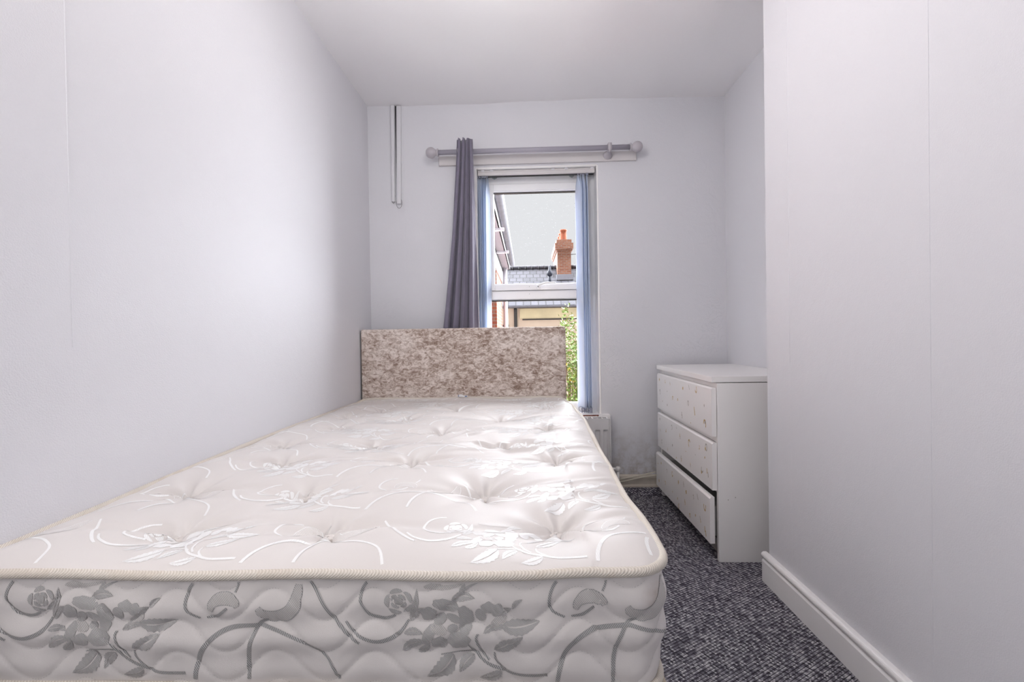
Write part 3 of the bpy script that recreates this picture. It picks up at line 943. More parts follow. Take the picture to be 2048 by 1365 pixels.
# ------------------------------------------------------------------ divan bed
MX0, MYF, MYB = -0.957, 0.693, 2.532
bed = empty('divan_base', (-0.37, 1.6, 0.0))
tag(bed, 'tan cloth covered divan base under the cream mattress', 'bed base')
hbd = empty('headboard', (-0.37, 2.6, 0.0))
tag(hbd, 'brown crushed velvet headboard standing in front of the window', 'headboard')
def bpart(mb, name, mat, bevel=0.0):
    mb.v = [(x + 0.37, y - 1.6, z) for x, y, z in mb.v]
    return mb.build(name, mat, bed, bevel)
def hpart(mb, name, mat, bevel=0.0):
    mb.v = [(x + 0.37, y - 2.6, z) for x, y, z in mb.v]
    return mb.build(name, mat, hbd, bevel)
m = MB(); m.box(MX0 + 0.004, 0.2225, MYF - 0.012, MYB - 0.002, 0.05, 0.3920); bpart(m, 'base', M_divan, 0.010)
for xx in (MX0 + 0.09, 0.13):
    for yy in (MYF + 0.10, MYB - 0.12):
        m = MB(); m.lathe([(0.02, 0.0), (0.024, 0.004), (0.024, 0.052)], (xx, yy, 0.0), (0, 0, 1), 16); bpart(m, 'foot', M_gasket)
m = MB()
hx0, hx1, hy0, hy1, hz0, hz1 = -0.9560, 0.2235, 2.5445, 2.6000, 0.28, 1.0135
m.box(hx0, hx1, hy0, hy1, hz0, hz1)
hpart(m, 'padded_panel', M_velvet, 0.008)
m = MB(); m.box(hx0 + 0.004, hx1 + 0.0012, hy1 - 0.002, hy1 + 0.005, hz0, hz1 - 0.002); hpart(m, 'backing', M_divan)
for xx in (-0.62, -0.10):
    m = MB(); m.box(xx - 0.03, xx + 0.03, hy0 + 0.02, hy1 - 0.005, 0.0, 0.285); hpart(m, 'strut', M_divan)

# ------------------------------------------------------------------ mattress
YR = np.array([0.69, 0.7355, 0.80, 0.89, 1.0, 1.147, 1.2865, 1.4995, 1.70, 1.85, 2.03, 2.29, 2.454, 2.54])
XR = np.array([0.2150, 0.2170, 0.2190, 0.2195, 0.2150, 0.2150, 0.2195, 0.2245, 0.2340, 0.2385, 0.2370, 0.2305, 0.2100, 0.206])
def xr_of(y): return np.interp(y, YR, XR)
CRN = 0.055
def inset(y):
    d1 = np.clip(CRN - (y - MYF), 0, CRN); d2 = np.clip(CRN - (MYB - y), 0, CRN)
    return (CRN - np.sqrt(np.maximum(CRN ** 2 - d1 ** 2, 0))) + (CRN - np.sqrt(np.maximum(CRN ** 2 - d2 ** 2, 0)))
def zedge(x, y):
    t = np.clip((y - MYF) / (MYB - MYF), 0, 1)
    z = 0.5865 + 0.0085 * np.clip(t * 4, 0, 1) + 0.004 * t
    z = z + 0.007 * np.clip((x - 0.0) / 0.2, 0, 1) * np.clip(1 - t * 6, 0, 1)
    z = z + 0.010 * np.clip((-0.80 - x) / 0.15, 0, 1) * np.sin(np.clip((y - 1.0) / 1.5, 0, 1) * PI)
    z = z + 0.014 * np.clip((y - (MYB - 0.05)) / 0.05, 0, 1)
    z = z + 0.0025 * np.sin(y * 17.0) * (x > 0.1) + 0.002 * np.sin(x * 14)
    return z
BUTTONS = [(0.053, 0.868), (-0.385, 0.840), (-0.690, 0.852), (-0.106, 1.060), (-0.535, 1.050), (-0.83, 1.06), (0.081, 1.300), (-0.339, 1.291), (-0.72, 1.29), (-0.080, 1.472), (-0.53, 1.50), (-0.84, 1.50),
           (0.077, 1.744), (-0.330, 1.706), (-0.786, 1.800), (-0.115, 1.965), (-0.544, 1.976), (-0.84, 2.05), (0.080, 2.238), (-0.345, 2.205), (-0.74, 2.23)]
rb = random.Random(11)
BPH = [(rb.uniform(0, 6.28), rb.choice([5, 6, 7]), rb.uniform(0.85, 1.2)) for _ in BUTTONS]
BSIGN = [rb.uniform(-1, 1) for _ in BUTTONS]
def top_h(x, y):
    x = np.asarray(x, float); y = np.asarray(y, float)
    xr = xr_of(y) - inset(y)
    d = np.minimum(np.minimum(x - (MX0 + inset(y)), xr - x), np.minimum(y - MYF, MYB - y))
    d = np.maximum(d, 0)
    h = zedge(x, y) + 0.019 * (1 - np.exp(-d / 0.035)) * np.clip((MYB - y) / 0.09, 0, 1)
    h = h - 0.006 * np.exp(-((MYB - 0.10 - y) / 0.05) ** 2)
    h = h + 0.0022 * np.sin(x * 9 + 1.3 * np.sin(y * 5)) + 0.0022 * np.sin(y * 11 + 1.1 * np.sin(x * 6 + 2))
    h = h + 0.0010 * np.sin(y * 46 + 2.0 * np.sin(x * 7.0)) * np.exp(-d / 0.10)
    h = h + 0.0024 * np.sin(y * 92 + 3.0 * np.sin(y * 13) + 2.2 * np.sin(x * 9)) * np.exp(-((d - 0.05) / 0.05) ** 2) * (0.5 + 0.5 * np.sin(y * 7.3 + 1.0)) * np.clip((x + 0.05) / 0.15, 0, 1)
    edge = 1 - np.exp(-d / 0.03)
    for (bx_, by_), (ph, nf, st), sg in zip(BUTTONS, BPH, BSIGN):
        dx, dy = x - bx_, y - by_
        r = np.sqrt(dx * dx + dy * dy) + 1e-6
        th = np.arctan2(dy, dx)
        cr_ = np.exp(-r / 0.058)
        pleat = 1 + 0.34 * np.cos(nf * th + ph) * np.clip(r / 0.02, 0, 1)
        h = h - 0.033 * st * cr_ * pleat * edge
        h = h - 0.008 * np.exp(-(r / 0.125) ** 2) * edge
        # long soft creases running sideways from each tuft
        yc = dy + 0.03 * np.sin(dx * 7 + ph) - 0.10 * dx * sg * 0.5
        w = 0.010 + 0.03 * np.abs(dx)
        cre = np.exp(-(yc / w) ** 2) * np.exp(-np.abs(dx) / 0.13) * np.clip(np.abs(dx) / 0.03, 0, 1)
        h = h - 0.0125 * cre * edge
        yc2 = dx + 0.02 * np.sin(dy * 9 + ph)
        h = h - 0.004 * np.exp(-(yc2 / (0.012 + 0.05 * np.abs(dy))) ** 2) * np.exp(-np.abs(dy) / 0.07) * np.clip(np.abs(dy) / 0.03, 0, 1) * edge
    # crumpled patch in the middle
    for (cx, cy, a, ang, ln, wd) in ((-0.135, 1.500, 0.013, 0.30, 0.10, 0.016), (-0.05, 1.415, 0.012, -0.12, 0.12, 0.013), (-0.20, 1.60, 0.010, 0.75, 0.07, 0.013),
                                     (0.03, 1.49, 0.009, -0.5, 0.08, 0.014), (-0.16, 1.40, 0.008, 0.15, 0.10, 0.012), (-0.27, 1.655, 0.007, 1.0, 0.06, 0.012),
                                     (0.13, 1.02, 0.005, 0.5, 0.09, 0.012), (0.145, 1.08, 0.004, 0.42, 0.08, 0.010), (0.12, 1.40, 0.006, 0.25, 0.09, 0.012), (0.15, 1.62, 0.005, 0.2, 0.09, 0.012), (0.14, 1.20, 0.005, 0.1, 0.10, 0.011)):
        c, s = math.cos(ang), math.sin(ang)
        uu = (x - cx) * c + (y - cy) * s; vv = -(x - cx) * s + (y - cy) * c
        h = h + a * np.exp(-(uu / ln) ** 2 - ((vv + 0.4 * wd * np.sin(uu * 40)) / wd) ** 2)
    return h

# outline of the mattress, anticlockwise from the front left corner; a = running length
def outline(n=900):
    pts = []
    for x in np.linspace(MX0 + CRN, XR[0] - CRN, 200): pts.append((x, MYF))
    for k in range(1, 24):
        a = -PI / 2 + PI / 2 * k / 24
        pts.append((XR[0] + 0.002 - CRN + CRN * math.cos(a), MYF + CRN + CRN * math.sin(a)))
    for y in np.linspace(MYF + CRN, MYB - CRN, 300): pts.append((float(xr_of(y)), y))
    xe = float(xr_of(MYB - CRN))
    for k in range(1, 24):
        a = PI / 2 * k / 24
        pts.append((xe - CRN + CRN * math.cos(a), MYB - CRN + CRN * math.sin(a)))
    for x in np.linspace(xe - CRN, MX0 + CRN, 120): pts.append((x, MYB))
    for k in range(1, 16):
        a = PI / 2 + PI / 2 * k / 16
        pts.append((MX0 + CRN + CRN * math.cos(a), MYB - CRN + CRN * math.sin(a)))
    for y in np.linspace(MYB - CRN, MYF + CRN, 160): pts.append((MX0, y))
    for k in range(1, 16):
        a = PI + PI / 2 * k / 16
        pts.append((MX0 + CRN + CRN * math.cos(a), MYF + CRN + CRN * math.sin(a)))
    return np.array(pts)
OUT = outline()
seg = np.linalg.norm(np.diff(np.vstack([OUT, OUT[:1]]), axis=0), axis=1)
AL = np.concatenate([[0], np.cumsum(seg)])
OUTC = np.vstack([OUT, OUT[:1]])
A0 = MX0 + CRN                      # so that a + A0 equals x along the front
def out_at(a):
    x = np.interp(a, AL, OUTC[:, 0]); y = np.interp(a, AL, OUTC[:, 1])
    e = 0.004
    tx = np.interp((a + e) % AL[-1], AL, OUTC[:, 0]) - np.interp((a - e) % AL[-1], AL, OUTC[:, 0])
    ty = np.interp((a + e) % AL[-1], AL, OUTC[:, 1]) - np.interp((a - e) % AL[-1], AL, OUTC[:, 1])
    l = np.sqrt(tx * tx + ty * ty) + 1e-9
    return x, y, ty / l, -tx / l
SZ0 = 0.3995
WAVE_X, WAVE_P, WAVE_A, WAVE_C, WAVE_S = -0.4067, 0.160, 0.0262, 0.5366, 0.050
def side_pt(a, z, lift=0.0):
    a = np.asarray(a, float); z = np.asarray(z, float)
    aa = a % AL[-1]
    x, y, nx_, ny_ = out_at(aa)
    zt = zedge(x, y) - 0.006
    t = np.clip((z - SZ0) / (0.580 - SZ0), 0, 1)
    psi = (z - WAVE_A * np.cos(2 * PI * (a + A0 - WAVE_X) / WAVE_P) - WAVE_C) / WAVE_S
    dist = np.abs(psi - np.round(psi)) * WAVE_S
    puff = 0.0034 * (1 - np.exp(-(dist / 0.006))) - 0.0026
    bulge = 0.0045 * np.sin(PI * np.clip(t, 0, 1)) ** 0.7
    soft = 0.0024 * np.sin(z * 105 + 1.4 * np.sin(a * 5.3) + a * 2.0) * np.clip(np.sin(PI * t), 0, 1) + 0.002 * np.sin(a * 21 + z * 30)
    taper = -0.008 * (1 - t) ** 2
    off = puff * np.clip(np.minimum(t, 1 - t) * 9, 0, 1) + bulge + soft + taper + lift
    zz = z + (zt - 0.580) * t
    return np.stack([x + nx_ * off, y + ny_ * off, zz], -1)

mat_o = empty('mattress', (-0.37, 1.6, 0.42))
tag(mat_o, 'cream damask double mattress with tufted buttons on the divan base', 'mattress')
def mpart(mb, name, mat, parent=None, bevel=0.0):
    mb.v = [(x, y, z) for x, y, z in mb.v]
    o = mb.build(name, mat, parent or mat_o, bevel)
    o.matrix_parent_inverse = Matrix.Translation((0.37, -1.6, -0.42))   # mesh stays in room coordinates
    return o
cov = MB()
arc_ = CRN * (1 - np.cos(np.linspace(0, PI / 2, 26)))
ts = np.concatenate([MYF + arc_, np.linspace(MYF + CRN + 0.004, MYB - CRN - 0.004, 400), MYB - arc_[::-1]])
ss = np.concatenate([np.linspace(0, 0.04, 10), np.linspace(0.045, 0.955, 230), np.linspace(0.96, 1, 10)])
S_, T_ = np.meshgrid(ss, ts, indexing='ij')
xl_ = MX0 + inset(T_); xr_ = xr_of(T_) - inset(T_)
TX = xl_ + (xr_ - xl_) * S_
cov.grid(np.stack([TX, T_, top_h(TX, T_)], -1))
na = 1300
aa = np.linspace(0, AL[-1], na); zz = np.linspace(SZ0, 0.580, 62)
A_, Z_ = np.meshgrid(aa, zz, indexing='ij')
cov.grid(side_pt(A_, Z_))
xb_, yb_, _, _ = out_at(np.linspace(0, AL[-1], 200, endpoint=False))
cov.add(np.stack([xb_, yb_, np.full(200, SZ0)], -1).tolist(), [tuple(range(199, -1, -1))])

# --- damask figures, laid out in the ground of the cloth (units: metres within a repeat)
PX = 0.808e-3
def P2(pts): return [((x) * PX, (1260 - y) * PX) for x, y in pts]
def smooth_path(pts, n):
    pts = np.array(pts, float)
    # Catmull-Rom
    out = []
    N = len(pts)
    for i in range(N - 1):
        p0 = pts[max(i - 1, 0)]; p1 = pts[i]; p2 = pts[i + 1]; p3 = pts[min(i + 2, N - 1)]
        for k in range(n):
            t = k / n
            out.append(0.5 * ((2 * p1) + (-p0 + p2) * t + (2 * p0 - 5 * p1 + 4 * p2 - p3) * t * t + (-p0 + 3 * p1 - 3 * p2 + p3) * t ** 3))
    out.append(pts[-1])
    return np.array(out)
FIG = []       # (grid of 2-D points, material index)
def ribbon(pts, w, mi=2, n=12, dash=None):
    c = smooth_path(P2(pts), n)
    t = np.gradient(c, axis=0); t /= (np.linalg.norm(t, axis=1, keepdims=True) + 1e-9)
    nn = np.stack([-t[:, 1], t[:, 0]], -1)
    ws = np.interp(np.linspace(0, 1, len(c)), np.linspace(0, 1, len(w)), w) if isinstance(w, (list, tuple)) else np.full(len(c), w)
    ws = ws * PX * 0.5
    g = np.stack([c - nn * ws[:, None], c, c + nn * ws[:, None]], 1)
    FIG.append((g, mi))
def leaf(x0, y0, x1, y1, w, bend=0.12, mi=1, n=14, serr=0.10):
    p = np.array(P2([(x0, y0), (x1, y1)])); d = p[1] - p[0]; L_ = np.linalg.norm(d); d /= L_; nn = np.array([-d[1], d[0]])
    rows = []
    for k in range(n + 1):
        u = k / n
        c = p[0] + d * L_ * u + nn * L_ * bend * math.sin(PI * u)
        hw = w * PX * (math.sin(PI * u ** 0.75) ** 0.85 if 0 < u < 1 else 0.02) * (1 + serr * (1 if k % 2 else -1))
        gap = 0.06 * hw
        rows.append([c - nn * hw, c - nn * hw * 0.5, c - nn * gap, ])
    FIG.append((np.array(rows), mi))
    rows = []
    for k in range(n + 1):
        u = k / n
        c = p[0] + d * L_ * u + nn * L_ * bend * math.sin(PI * u)
        hw = w * PX * (math.sin(PI * u ** 0.75) ** 0.85 if 0 < u < 1 else 0.02) * (1 + serr * (-1 if k % 2 else 1))
        rows.append([c + nn * hw * 0.14, c + nn * hw * 0.5, c + nn * hw])
    FIG.append((np.array(rows), mi))
def petal(cx, cy, rx_, ry_, rot=0.0, mi=1, lob=0.0, nl=5, n=20):
    c = np.array(P2([(cx, cy)])[0]); rows = []
    for k in range(n + 1):
        a = 2 * PI * k / n
        s = 1 + lob * math.cos(nl * a)
        v = np.array([rx_ * math.cos(a), ry_ * math.sin(a)]) * PX * s * 1.14
        v = np.array([v[0] * math.cos(rot) - v[1] * math.sin(rot), v[0] * math.sin(rot) + v[1] * math.cos(rot)])
        rows.append([c + v * 0.02, c + v * 0.5, c + v])
    FIG.append((np.array(rows), mi))
def arcs(cx, cy, r0, r1, a0, a1, mi=1, n=12, sy=0.92):
    c = np.array(P2([(cx, cy)])[0]); rows = []
    for k in range(n + 1):
        u = k / n; a = a0 + (a1 - a0) * u
        w = math.sin(PI * u) ** 0.6 if 0 < u < 1 else 0.05
        mid = (r0 + r1) / 2; hw = (r1 - r0) / 2 * w
        rows.append([c + np.array([math.cos(a), math.sin(a) * sy]) * (mid + q) * PX for q in (-hw, 0, hw)])
    FIG.append((np.array(rows), mi))
def scallop(pts, w, mi=3, n=8, freq=5):
    c = smooth_path(P2(pts), n)
    t = np.gradient(c, axis=0); t /= (np.linalg.norm(t, axis=1, keepdims=True) + 1e-9)
    nn = np.stack([-t[:, 1], t[:, 0]], -1)
    u = np.linspace(0, 1, len(c))
    ws = np.interp(u, np.linspace(0, 1, len(w)), w) * PX * 0.5
    wo_ = ws * (0.86 + 0.22 * np.abs(np.sin(u * PI * freq)))
    g = np.stack([c + nn * ws[:, None], c + nn * ws[:, None] * 0.3, c - nn * wo_[:, None] * 0.4, c - nn * wo_[:, None]], 1)
    FIG.append((g, mi))
    e = 1.3 * PX
    FIG.append((np.stack([g[:, 3], g[:, 3] - nn * e], 1), 2)); FIG.append((np.stack([g[:, 0] + nn * e, g[:, 0]], 1), 2))

ribbon([(52, 1156), (31, 1162), (14, 1179), (7, 1202), (13, 1218), (27, 1234), (54, 1240), (76, 1233)], [4, 6, 6, 5, 7, 5])
ribbon([(101, 1242), (87, 1262), (67, 1276), (36, 1283), (0, 1269), (-22, 1246)], [4, 7, 8, 6, 4])
ribbon([(388, 1365), (395, 1329), (411, 1296), (438, 1271), (471, 1258), (511, 1255), (534, 1256), (583, 1273), (619, 1291), (648, 1311), (664, 1334), (677, 1365)], [8, 9, 9, 8, 6, 5, 6])
ribbon([(496, 1365), (496, 1325), (502, 1293), (511, 1271), (525, 1249), (543, 1242)], [7, 8, 7, 6])
ribbon([(415, 1160), (402, 1162), (384, 1177), (375, 1202), (379, 1224), (404, 1239)], [4, 6, 6, 4])
ribbon([(417, 1238), (438, 1235), (460, 1218)], [4, 7, 5])
ribbon([(484, 1162), (482, 1174), (476, 1188)], 4)
ribbon([(619, 1164), (641, 1193), (668, 1235), (700, 1269), (722, 1286)], [4, 6, 7, 5])
ribbon([(216, 1288), (233, 1309), (253, 1327), (282, 1340), (316, 1351), (369, 1351)], [3, 5, 6, 6, 7])
ribbon([(237, 1264), (233, 1275), (242, 1303), (257, 1322)], [4, 5, 4])
ribbon([(267, 1305), (271, 1323), (293, 1345)], [3, 4, 5])
ribbon([(163, 1312), (199, 1305), (228, 1305), (240, 1312)], [2, 3, 3])
# rose
petal(82, 1204, 8, 8, 0, 1)
for k in range(4): arcs(82, 1205, 10, 17, k * 1.57 + 0.2, k * 1.57 + 1.65, 1)
for k in range(5): arcs(83, 1206, 19, 29, k * 1.257, k * 1.257 + 1.15, 1)
leaf(104, 1245, 132, 1215, 8, 0.1); leaf(104, 1230, 118, 1180, 6, -0.1)
petal(175, 1209, 23, 11, -0.2, 1, 0.06, 7); petal(141, 1228, 14, 13, 0.4, 1, 0.08, 5)
petal(214, 1228, 12, 18, 0.5, 1, 0.07, 6); petal(212, 1250, 11, 14, 0, 1, 0.08, 5); petal(140, 1269, 9, 19, -0.5, 1, 0.06, 6); petal(161, 1285, 15, 12, 0.2, 1, 0.07, 5); petal(199, 1279, 20, 16, 0.1, 1, 0.08, 6)
petal(163, 1238, 13, 9, 0.7, 1); petal(190, 1236, 14, 7, -0.5, 1); petal(187, 1255, 9, 7, 0.4, 1); petal(160, 1258, 15, 9, -0.3, 3)
leaf(186, 1199, 231, 1195, 9); leaf(88, 1303, 141, 1282, 10, 0.12); leaf(119, 1309, 143, 1284, 8, -0.1); leaf(92, 1266, 130, 1268, 7, 0.12)
petal(242, 1228, 9, 12, 0.3, 1); petal(256, 1214, 12, 10, 0.2, 1, 0.1, 5); petal(274, 1220, 10, 11, -0.4, 1, 0.08, 4)
leaf(282, 1232, 302, 1216, 7); leaf(303, 1218, 323, 1200, 5); leaf(282, 1250, 356, 1244, 14, -0.08); leaf(247, 1262, 296, 1252, 7); leaf(267, 1298, 323, 1269, 13, -0.06); petal(277, 1240, 15, 7, 0.5, 3)
leaf(188, 1311, 135, 1356, 18, 0.12); leaf(228, 1311, 199, 1347, 11, -0.1); leaf(282, 1345, 237, 1361, 11, 0.1)
petal(170, 1172, 34, 7, 0.1, 3); leaf(200, 1186, 238, 1168, 6)
scallop([(523, 1217), (534, 1231), (561, 1235), (588, 1224), (599, 1199), (603, 1175)], [9, 19, 24, 26, 20, 10])
scallop([(480, 1216), (474, 1205), (453, 1199), (432, 1207), (425, 1225)], [6, 18, 24, 18, 6], freq=4)
REP = 717 * PX
VREP = 0.215
def lay(fn, ox_, oy_, ok, sx=1.0, sy=1.0, dm=0):
    for g, mi in FIG:
        u = g[..., 0] * sx + ox_; v = g[..., 1] * sy + oy_
        good = ok(u, v).all(axis=1)
        st = None
        for k in range(len(good) + 1):         # keep the runs that lie on the cloth
            g_ = k < len(good) and good[k]
            if g_ and st is None: st = k
            if not g_ and st is not None:
                if k - st > 1: cov.grid(fn(u[st:k], v[st:k]), mi + dm)
                st = None
# on the upright border
def side_fn(u, v): return side_pt(u - A0, v, 0.0007)
FRONT_X0 = -0.853            # x of the repeat's origin along the front
LEN_SIDE = (XR[0] - MX0) + (MYB - MYF)
for i in range(-1, 6):
    o_ = FRONT_X0 + i * REP
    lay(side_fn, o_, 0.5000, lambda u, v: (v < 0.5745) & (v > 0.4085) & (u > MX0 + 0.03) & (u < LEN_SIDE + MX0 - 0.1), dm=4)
# on the top panel
def top_fn(u, v): return np.stack([u, v, top_h(u, v) + 0.00045], -1)
def top_ok(u, v):
    return (v > MYF + 0.010) & (v < MYB - 0.02) & (u > MX0 + inset(v) + 0.010) & (u < xr_of(v) - inset(v) - 0.010)
r_i = 0
yy = MYF + 0.10
while yy < MYB + 0.1:
    for i in range(-2, 4):
        lay(top_fn, -0.955 + (0.47 * REP if r_i % 2 else 0.17) + i * REP + 0.03 * math.sin(r_i * 2.1), yy, top_ok, 1.0, 1.0)
    r_i += 1; yy += VREP
# stitch lines of the quilted border
for kline in range(-3, 3):
    a = np.arange(0.0, LEN_SIDE - 0.02, 0.0046)
    for a_ in a:
        if a_ > 1.32 and (kline % 1): continue
        u = np.array([[a_, a_], [a_ + 0.0024, a_ + 0.0024]])
        zc = WAVE_C + WAVE_S * kline + WAVE_A * np.cos(2 * PI * (u + A0 - WAVE_X) / WAVE_P)
        v = zc + np.array([[-0.00045, 0.00045], [-0.00045, 0.00045]])
        if v.max() > 0.574 or v.min() < 0.404: continue
        cov.grid(side_pt(u, v, 0.0004), 4)
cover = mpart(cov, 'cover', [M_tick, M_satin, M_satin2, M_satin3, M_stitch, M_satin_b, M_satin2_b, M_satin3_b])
# piping, top and bottom
def pipe_path(zf, offs):
    al = np.linspace(0, AL[-1], 420, endpoint=False)
    x, y, nx_, ny_ = out_at(al)
    return [(float(a + c * offs), float(b + d * offs), float(zf(a, b))) for a, b, c, d in zip(x, y, nx_, ny_)]
m = MB(); m.tube(pipe_path(lambda a, b: zedge(a, b) - 0.0010, 0.0025), 0.0078, 12, closed=True)
mpart(m, 'piping', M_piping)
m = MB(); m.tube(pipe_path(lambda a, b: SZ0 + 0.0030, -0.004), 0.0060, 10, closed=True)
mpart(m, 'piping', M_piping)
for (bx_, by_), sg in zip(BUTTONS, BSIGN):
    z = float(top_h(bx_, by_))
    m = MB()
    rr = random.Random(int(1000 * (bx_ + 5) + by_ * 77))
    prof = [(0.0, -0.003), (0.0145, -0.002), (0.0155, 0.0005), (0.0125, 0.0035), (0.007, 0.0048), (0.0, 0.0050)]
    m.lathe(prof, (bx_, by_, z + 0.004), (0, 0, 1), 22)
    m.v = [(x + rr.uniform(-.0006, .0006), y + rr.uniform(-.0006, .0006), zz_ + rr.uniform(-.0007, .0007)) for x, y, zz_ in m.v]
    mpart(m, 'button', M_button)
# sewn-in label at the head end
m = MB()
pts = []
for k in range(9):
    u = k / 8
    pts.append([(-0.396 + 0.058 * u, 2.527 - 0.012 * math.sin(PI * u), 0.6190 + w_ * (0.010 + 0.008 * math.sin(PI * min(1, u * 1.5)))) for w_ in (0, 0.5, 1)])
m.grid(np.array(pts))
def strip(u0, u1, w0, w1):
    g = []
    for k in range(4):
        u = u0 + (u1 - u0) * k / 3
        g.append([(-0.396 + 0.058 * u, 2.527 - 0.012 * math.sin(PI * u) - 0.0006, 0.6190 + w_ * (0.010 + 0.008 * math.sin(PI * min(1, u * 1.5)))) for w_ in (w0, w1)])
    m.grid(np.array(g), 1)
strip(0.05, 0.13, 0.35, 0.85); strip(0.72, 0.93, 0.35, 0.8)
M_tag = plain('white_label', (0.80, 0.80, 0.80), 0.5); M_tagb = plain('blue_print', (0.03, 0.10, 0.35), 0.5)
o = mpart(m, 'label_tag', [M_tag, M_tagb]); md = o.modifiers.new('cloth_thickness', 'SOLIDIFY'); md.thickness = 0.0004
o['label'] = 'white care label with blue print'

# ------------------------------------------------------------------ ceiling lamp (just above the frame)
lp = empty('pendant_lamp', (-0.03, 1.30, ZC))
tag(lp, 'white glass globe lamp hanging from the ceiling over the bed', 'lamp')
m = MB(); m.lathe([(0.0, 0.0), (0.045, -0.001), (0.042, -0.012), (0.012, -0.022), (0.0, -0.022)], (0, 0, 0), (0, 0, 1), 24); m.build('ceiling_rose', M_white_gloss, lp)
m = MB(); m.tube([(0, 0, -0.02), (0, 0, -0.18)], 0.003, 8); m.build('flex', M_white_gloss, lp)
tg = NT('lit_opal_glass')
tg.b.inputs['Emission Color'].default_value = (*LAMP_COLOR, 1)
tg.b.inputs['Emission Strength'].default_value = LAMP_POWER
m = MB(); m.lathe([(0.115 * math.sin(PI * k / 20), -0.285 + 0.115 * math.cos(PI * k / 20)) for k in range(21)], (0, 0, 0), (0, 0, 1), 32); m.build('globe', tg.mat, lp)

# ------------------------------------------------------------------ outside: neighbouring brick wing on the left
bw = empty('brick_house', (-0.60, 7.0, -2.75))
tag(bw, 'red brick house wing with white eaves close on the left outside the window', 'house')
def opart(mb, name, mat, root, bevel=0.0):
    lx, ly, lz = root.location
    mb.v = [(x - lx, y - ly, z - lz) for x, y, z in mb.v]
    return mb.build(name, mat, root, bevel)
XW, YE = -0.60, 11.4
m = MB(); m.box(XW - 3.0, XW - 0.20, 4.0, YE, -2.75, 2.75); opart(m, 'wall', M_brick, bw)
m = MB(); m.box(XW - 0.20, XW, 9.2, YE, -2.75, 2.75); opart(m, 'wall_return', M_brick, bw)
m = MB(); m.box(XW, -0.40, 3.9, YE + 0.1, 2.70, 2.72); opart(m, 'soffit', M_soffit, bw)
m = MB(); m.box(-0.42, -0.395, 3.9, YE + 0.1, 2.70, 2.90); opart(m, 'fascia', M_pvc_out, bw)
m = MB()
rows = []
for y in (3.9, 6.0, 8.0, 10.0, YE + 0.15):
    rows.append([(-0.34 + 0.062 * math.cos(PI + PI * k / 10), y, 2.86 + 0.075 * math.sin(PI + PI * k / 10)) for k in range(11)])
m.grid(np.array(rows))
o = opart(m, 'gutter', M_gutter, bw); md = o.modifiers.new('plastic_thickness', 'SOLIDIFY'); md.thickness = 0.006
m = MB(); m.box(XW - 0.20, XW + 0.02, 4.0, YE, 2.34, 2.70); opart(m, 'frieze_board', M_pvc_out, bw)
m = MB(); m.box(XW + 0.018, XW + 0.026, 4.0, YE, 2.64, 2.70); opart(m, 'shadow_gap', M_gasket, bw)
for yy_ in (5.2, 7.1, 9.0):
    m = MB(); m.box(XW, -0.33, yy_, yy_ + 0.09, 2.66, 2.71); opart(m, 'eaves_bracket', M_pvc_out, bw, 0.01)
m = MB(); m.tube([(XW + 0.09, YE - 0.15, 2.76), (XW + 0.09, YE - 0.15, -2.7)], 0.055, 14); opart(m, 'downpipe', M_pvc_out, bw)
for z_ in (0.75, -1.0):
    m = MB(); m.box(XW, XW + 0.16, YE - 0.20, YE - 0.10, z_, z_ + 0.06); opart(m, 'pipe_clip', M_pvc_out, bw)
m = MB(); m.box(XW - 0.20, XW - 0.07, 9.15, 9.24, 1.72, 2.28); f = opart(m, 'window', M_pvc_out, bw, 0.008)
m = MB(); m.box(XW - 0.18, XW - 0.09, 9.145, 9.20, 1.78, 1.98)
m.v = [(x - bw.location[0], y - bw.location[1], z - bw.location[2]) for x, y, z in m.v]; m.build('pane', M_outglass, f)
m = MB()
m.add([(-0.30, 3.9, 2.88), (-0.30, YE + 0.1, 2.88), (-3.0, YE + 0.1, 4.3), (-3.0, 3.9, 4.3)], [(0, 1, 2, 3)])
m.add([(-0.30, 3.9, 2.84), (-0.30, YE + 0.1, 2.84), (-3.0, YE + 0.1, 4.26), (-3.0, 3.9, 4.26)], [(0, 3, 2, 1)])
m.add([(-0.30, 3.9, 2.84), (-0.30, YE + 0.1, 2.84), (-0.30, YE + 0.1, 2.88), (-0.30, 3.9, 2.88)], [(0, 1, 2, 3)])
opart(m, 'roof', M_slate, bw)

# far house across the yards
fh = empty('rendered_house', (2.0, 18.0, -2.75))
tag(fh, 'cream rendered house with slate roof beyond the yard, seen through the window', 'house')
m = MB(); m.box(-6, 10, 18.0, 23.2, -2.75, 2.12); opart(m, 'wall', M_render, fh)
m = MB()
ez, rz_ = 2.22, 4.10
m.add([(-6, 17.72, ez), (10, 17.72, ez), (10, 20.6, rz_), (-6, 20.6, rz_)], [(0, 1, 2, 3)])
m.add([(-6, 23.5, ez), (10, 23.5, ez), (10, 20.6, rz_), (-6, 20.6, rz_)], [(0, 3, 2, 1)])
m.add([(-6, 17.72, ez - 0.06), (10, 17.72, ez - 0.06), (10, 17.72, ez), (-6, 17.72, ez)], [(0, 1, 2, 3)])
m.add([(-6, 17.72, ez - 0.06), (-6, 23.5, ez - 0.06), (10, 23.5, ez - 0.06), (10, 17.72, ez - 0.06)], [(0, 1, 2, 3)])
m.add([(10, 17.72, ez), (10, 23.5, ez), (10, 20.6, rz_)], [(0, 1, 2)])
m.add([(-6, 17.72, ez), (-6, 23.5, ez), (-6, 20.6, rz_)], [(0, 2, 1)])
opart(m, 'roof', M_slate, fh)
m = MB()
for k in range(54):
    x = -6 + k * 0.3
    m.tube([(x, 20.6, rz_ + 0.02), (x + 0.29, 20.6, rz_ + 0.03)], 0.11, 8)
opart(m, 'ridge_tiles', M_slate, fh)
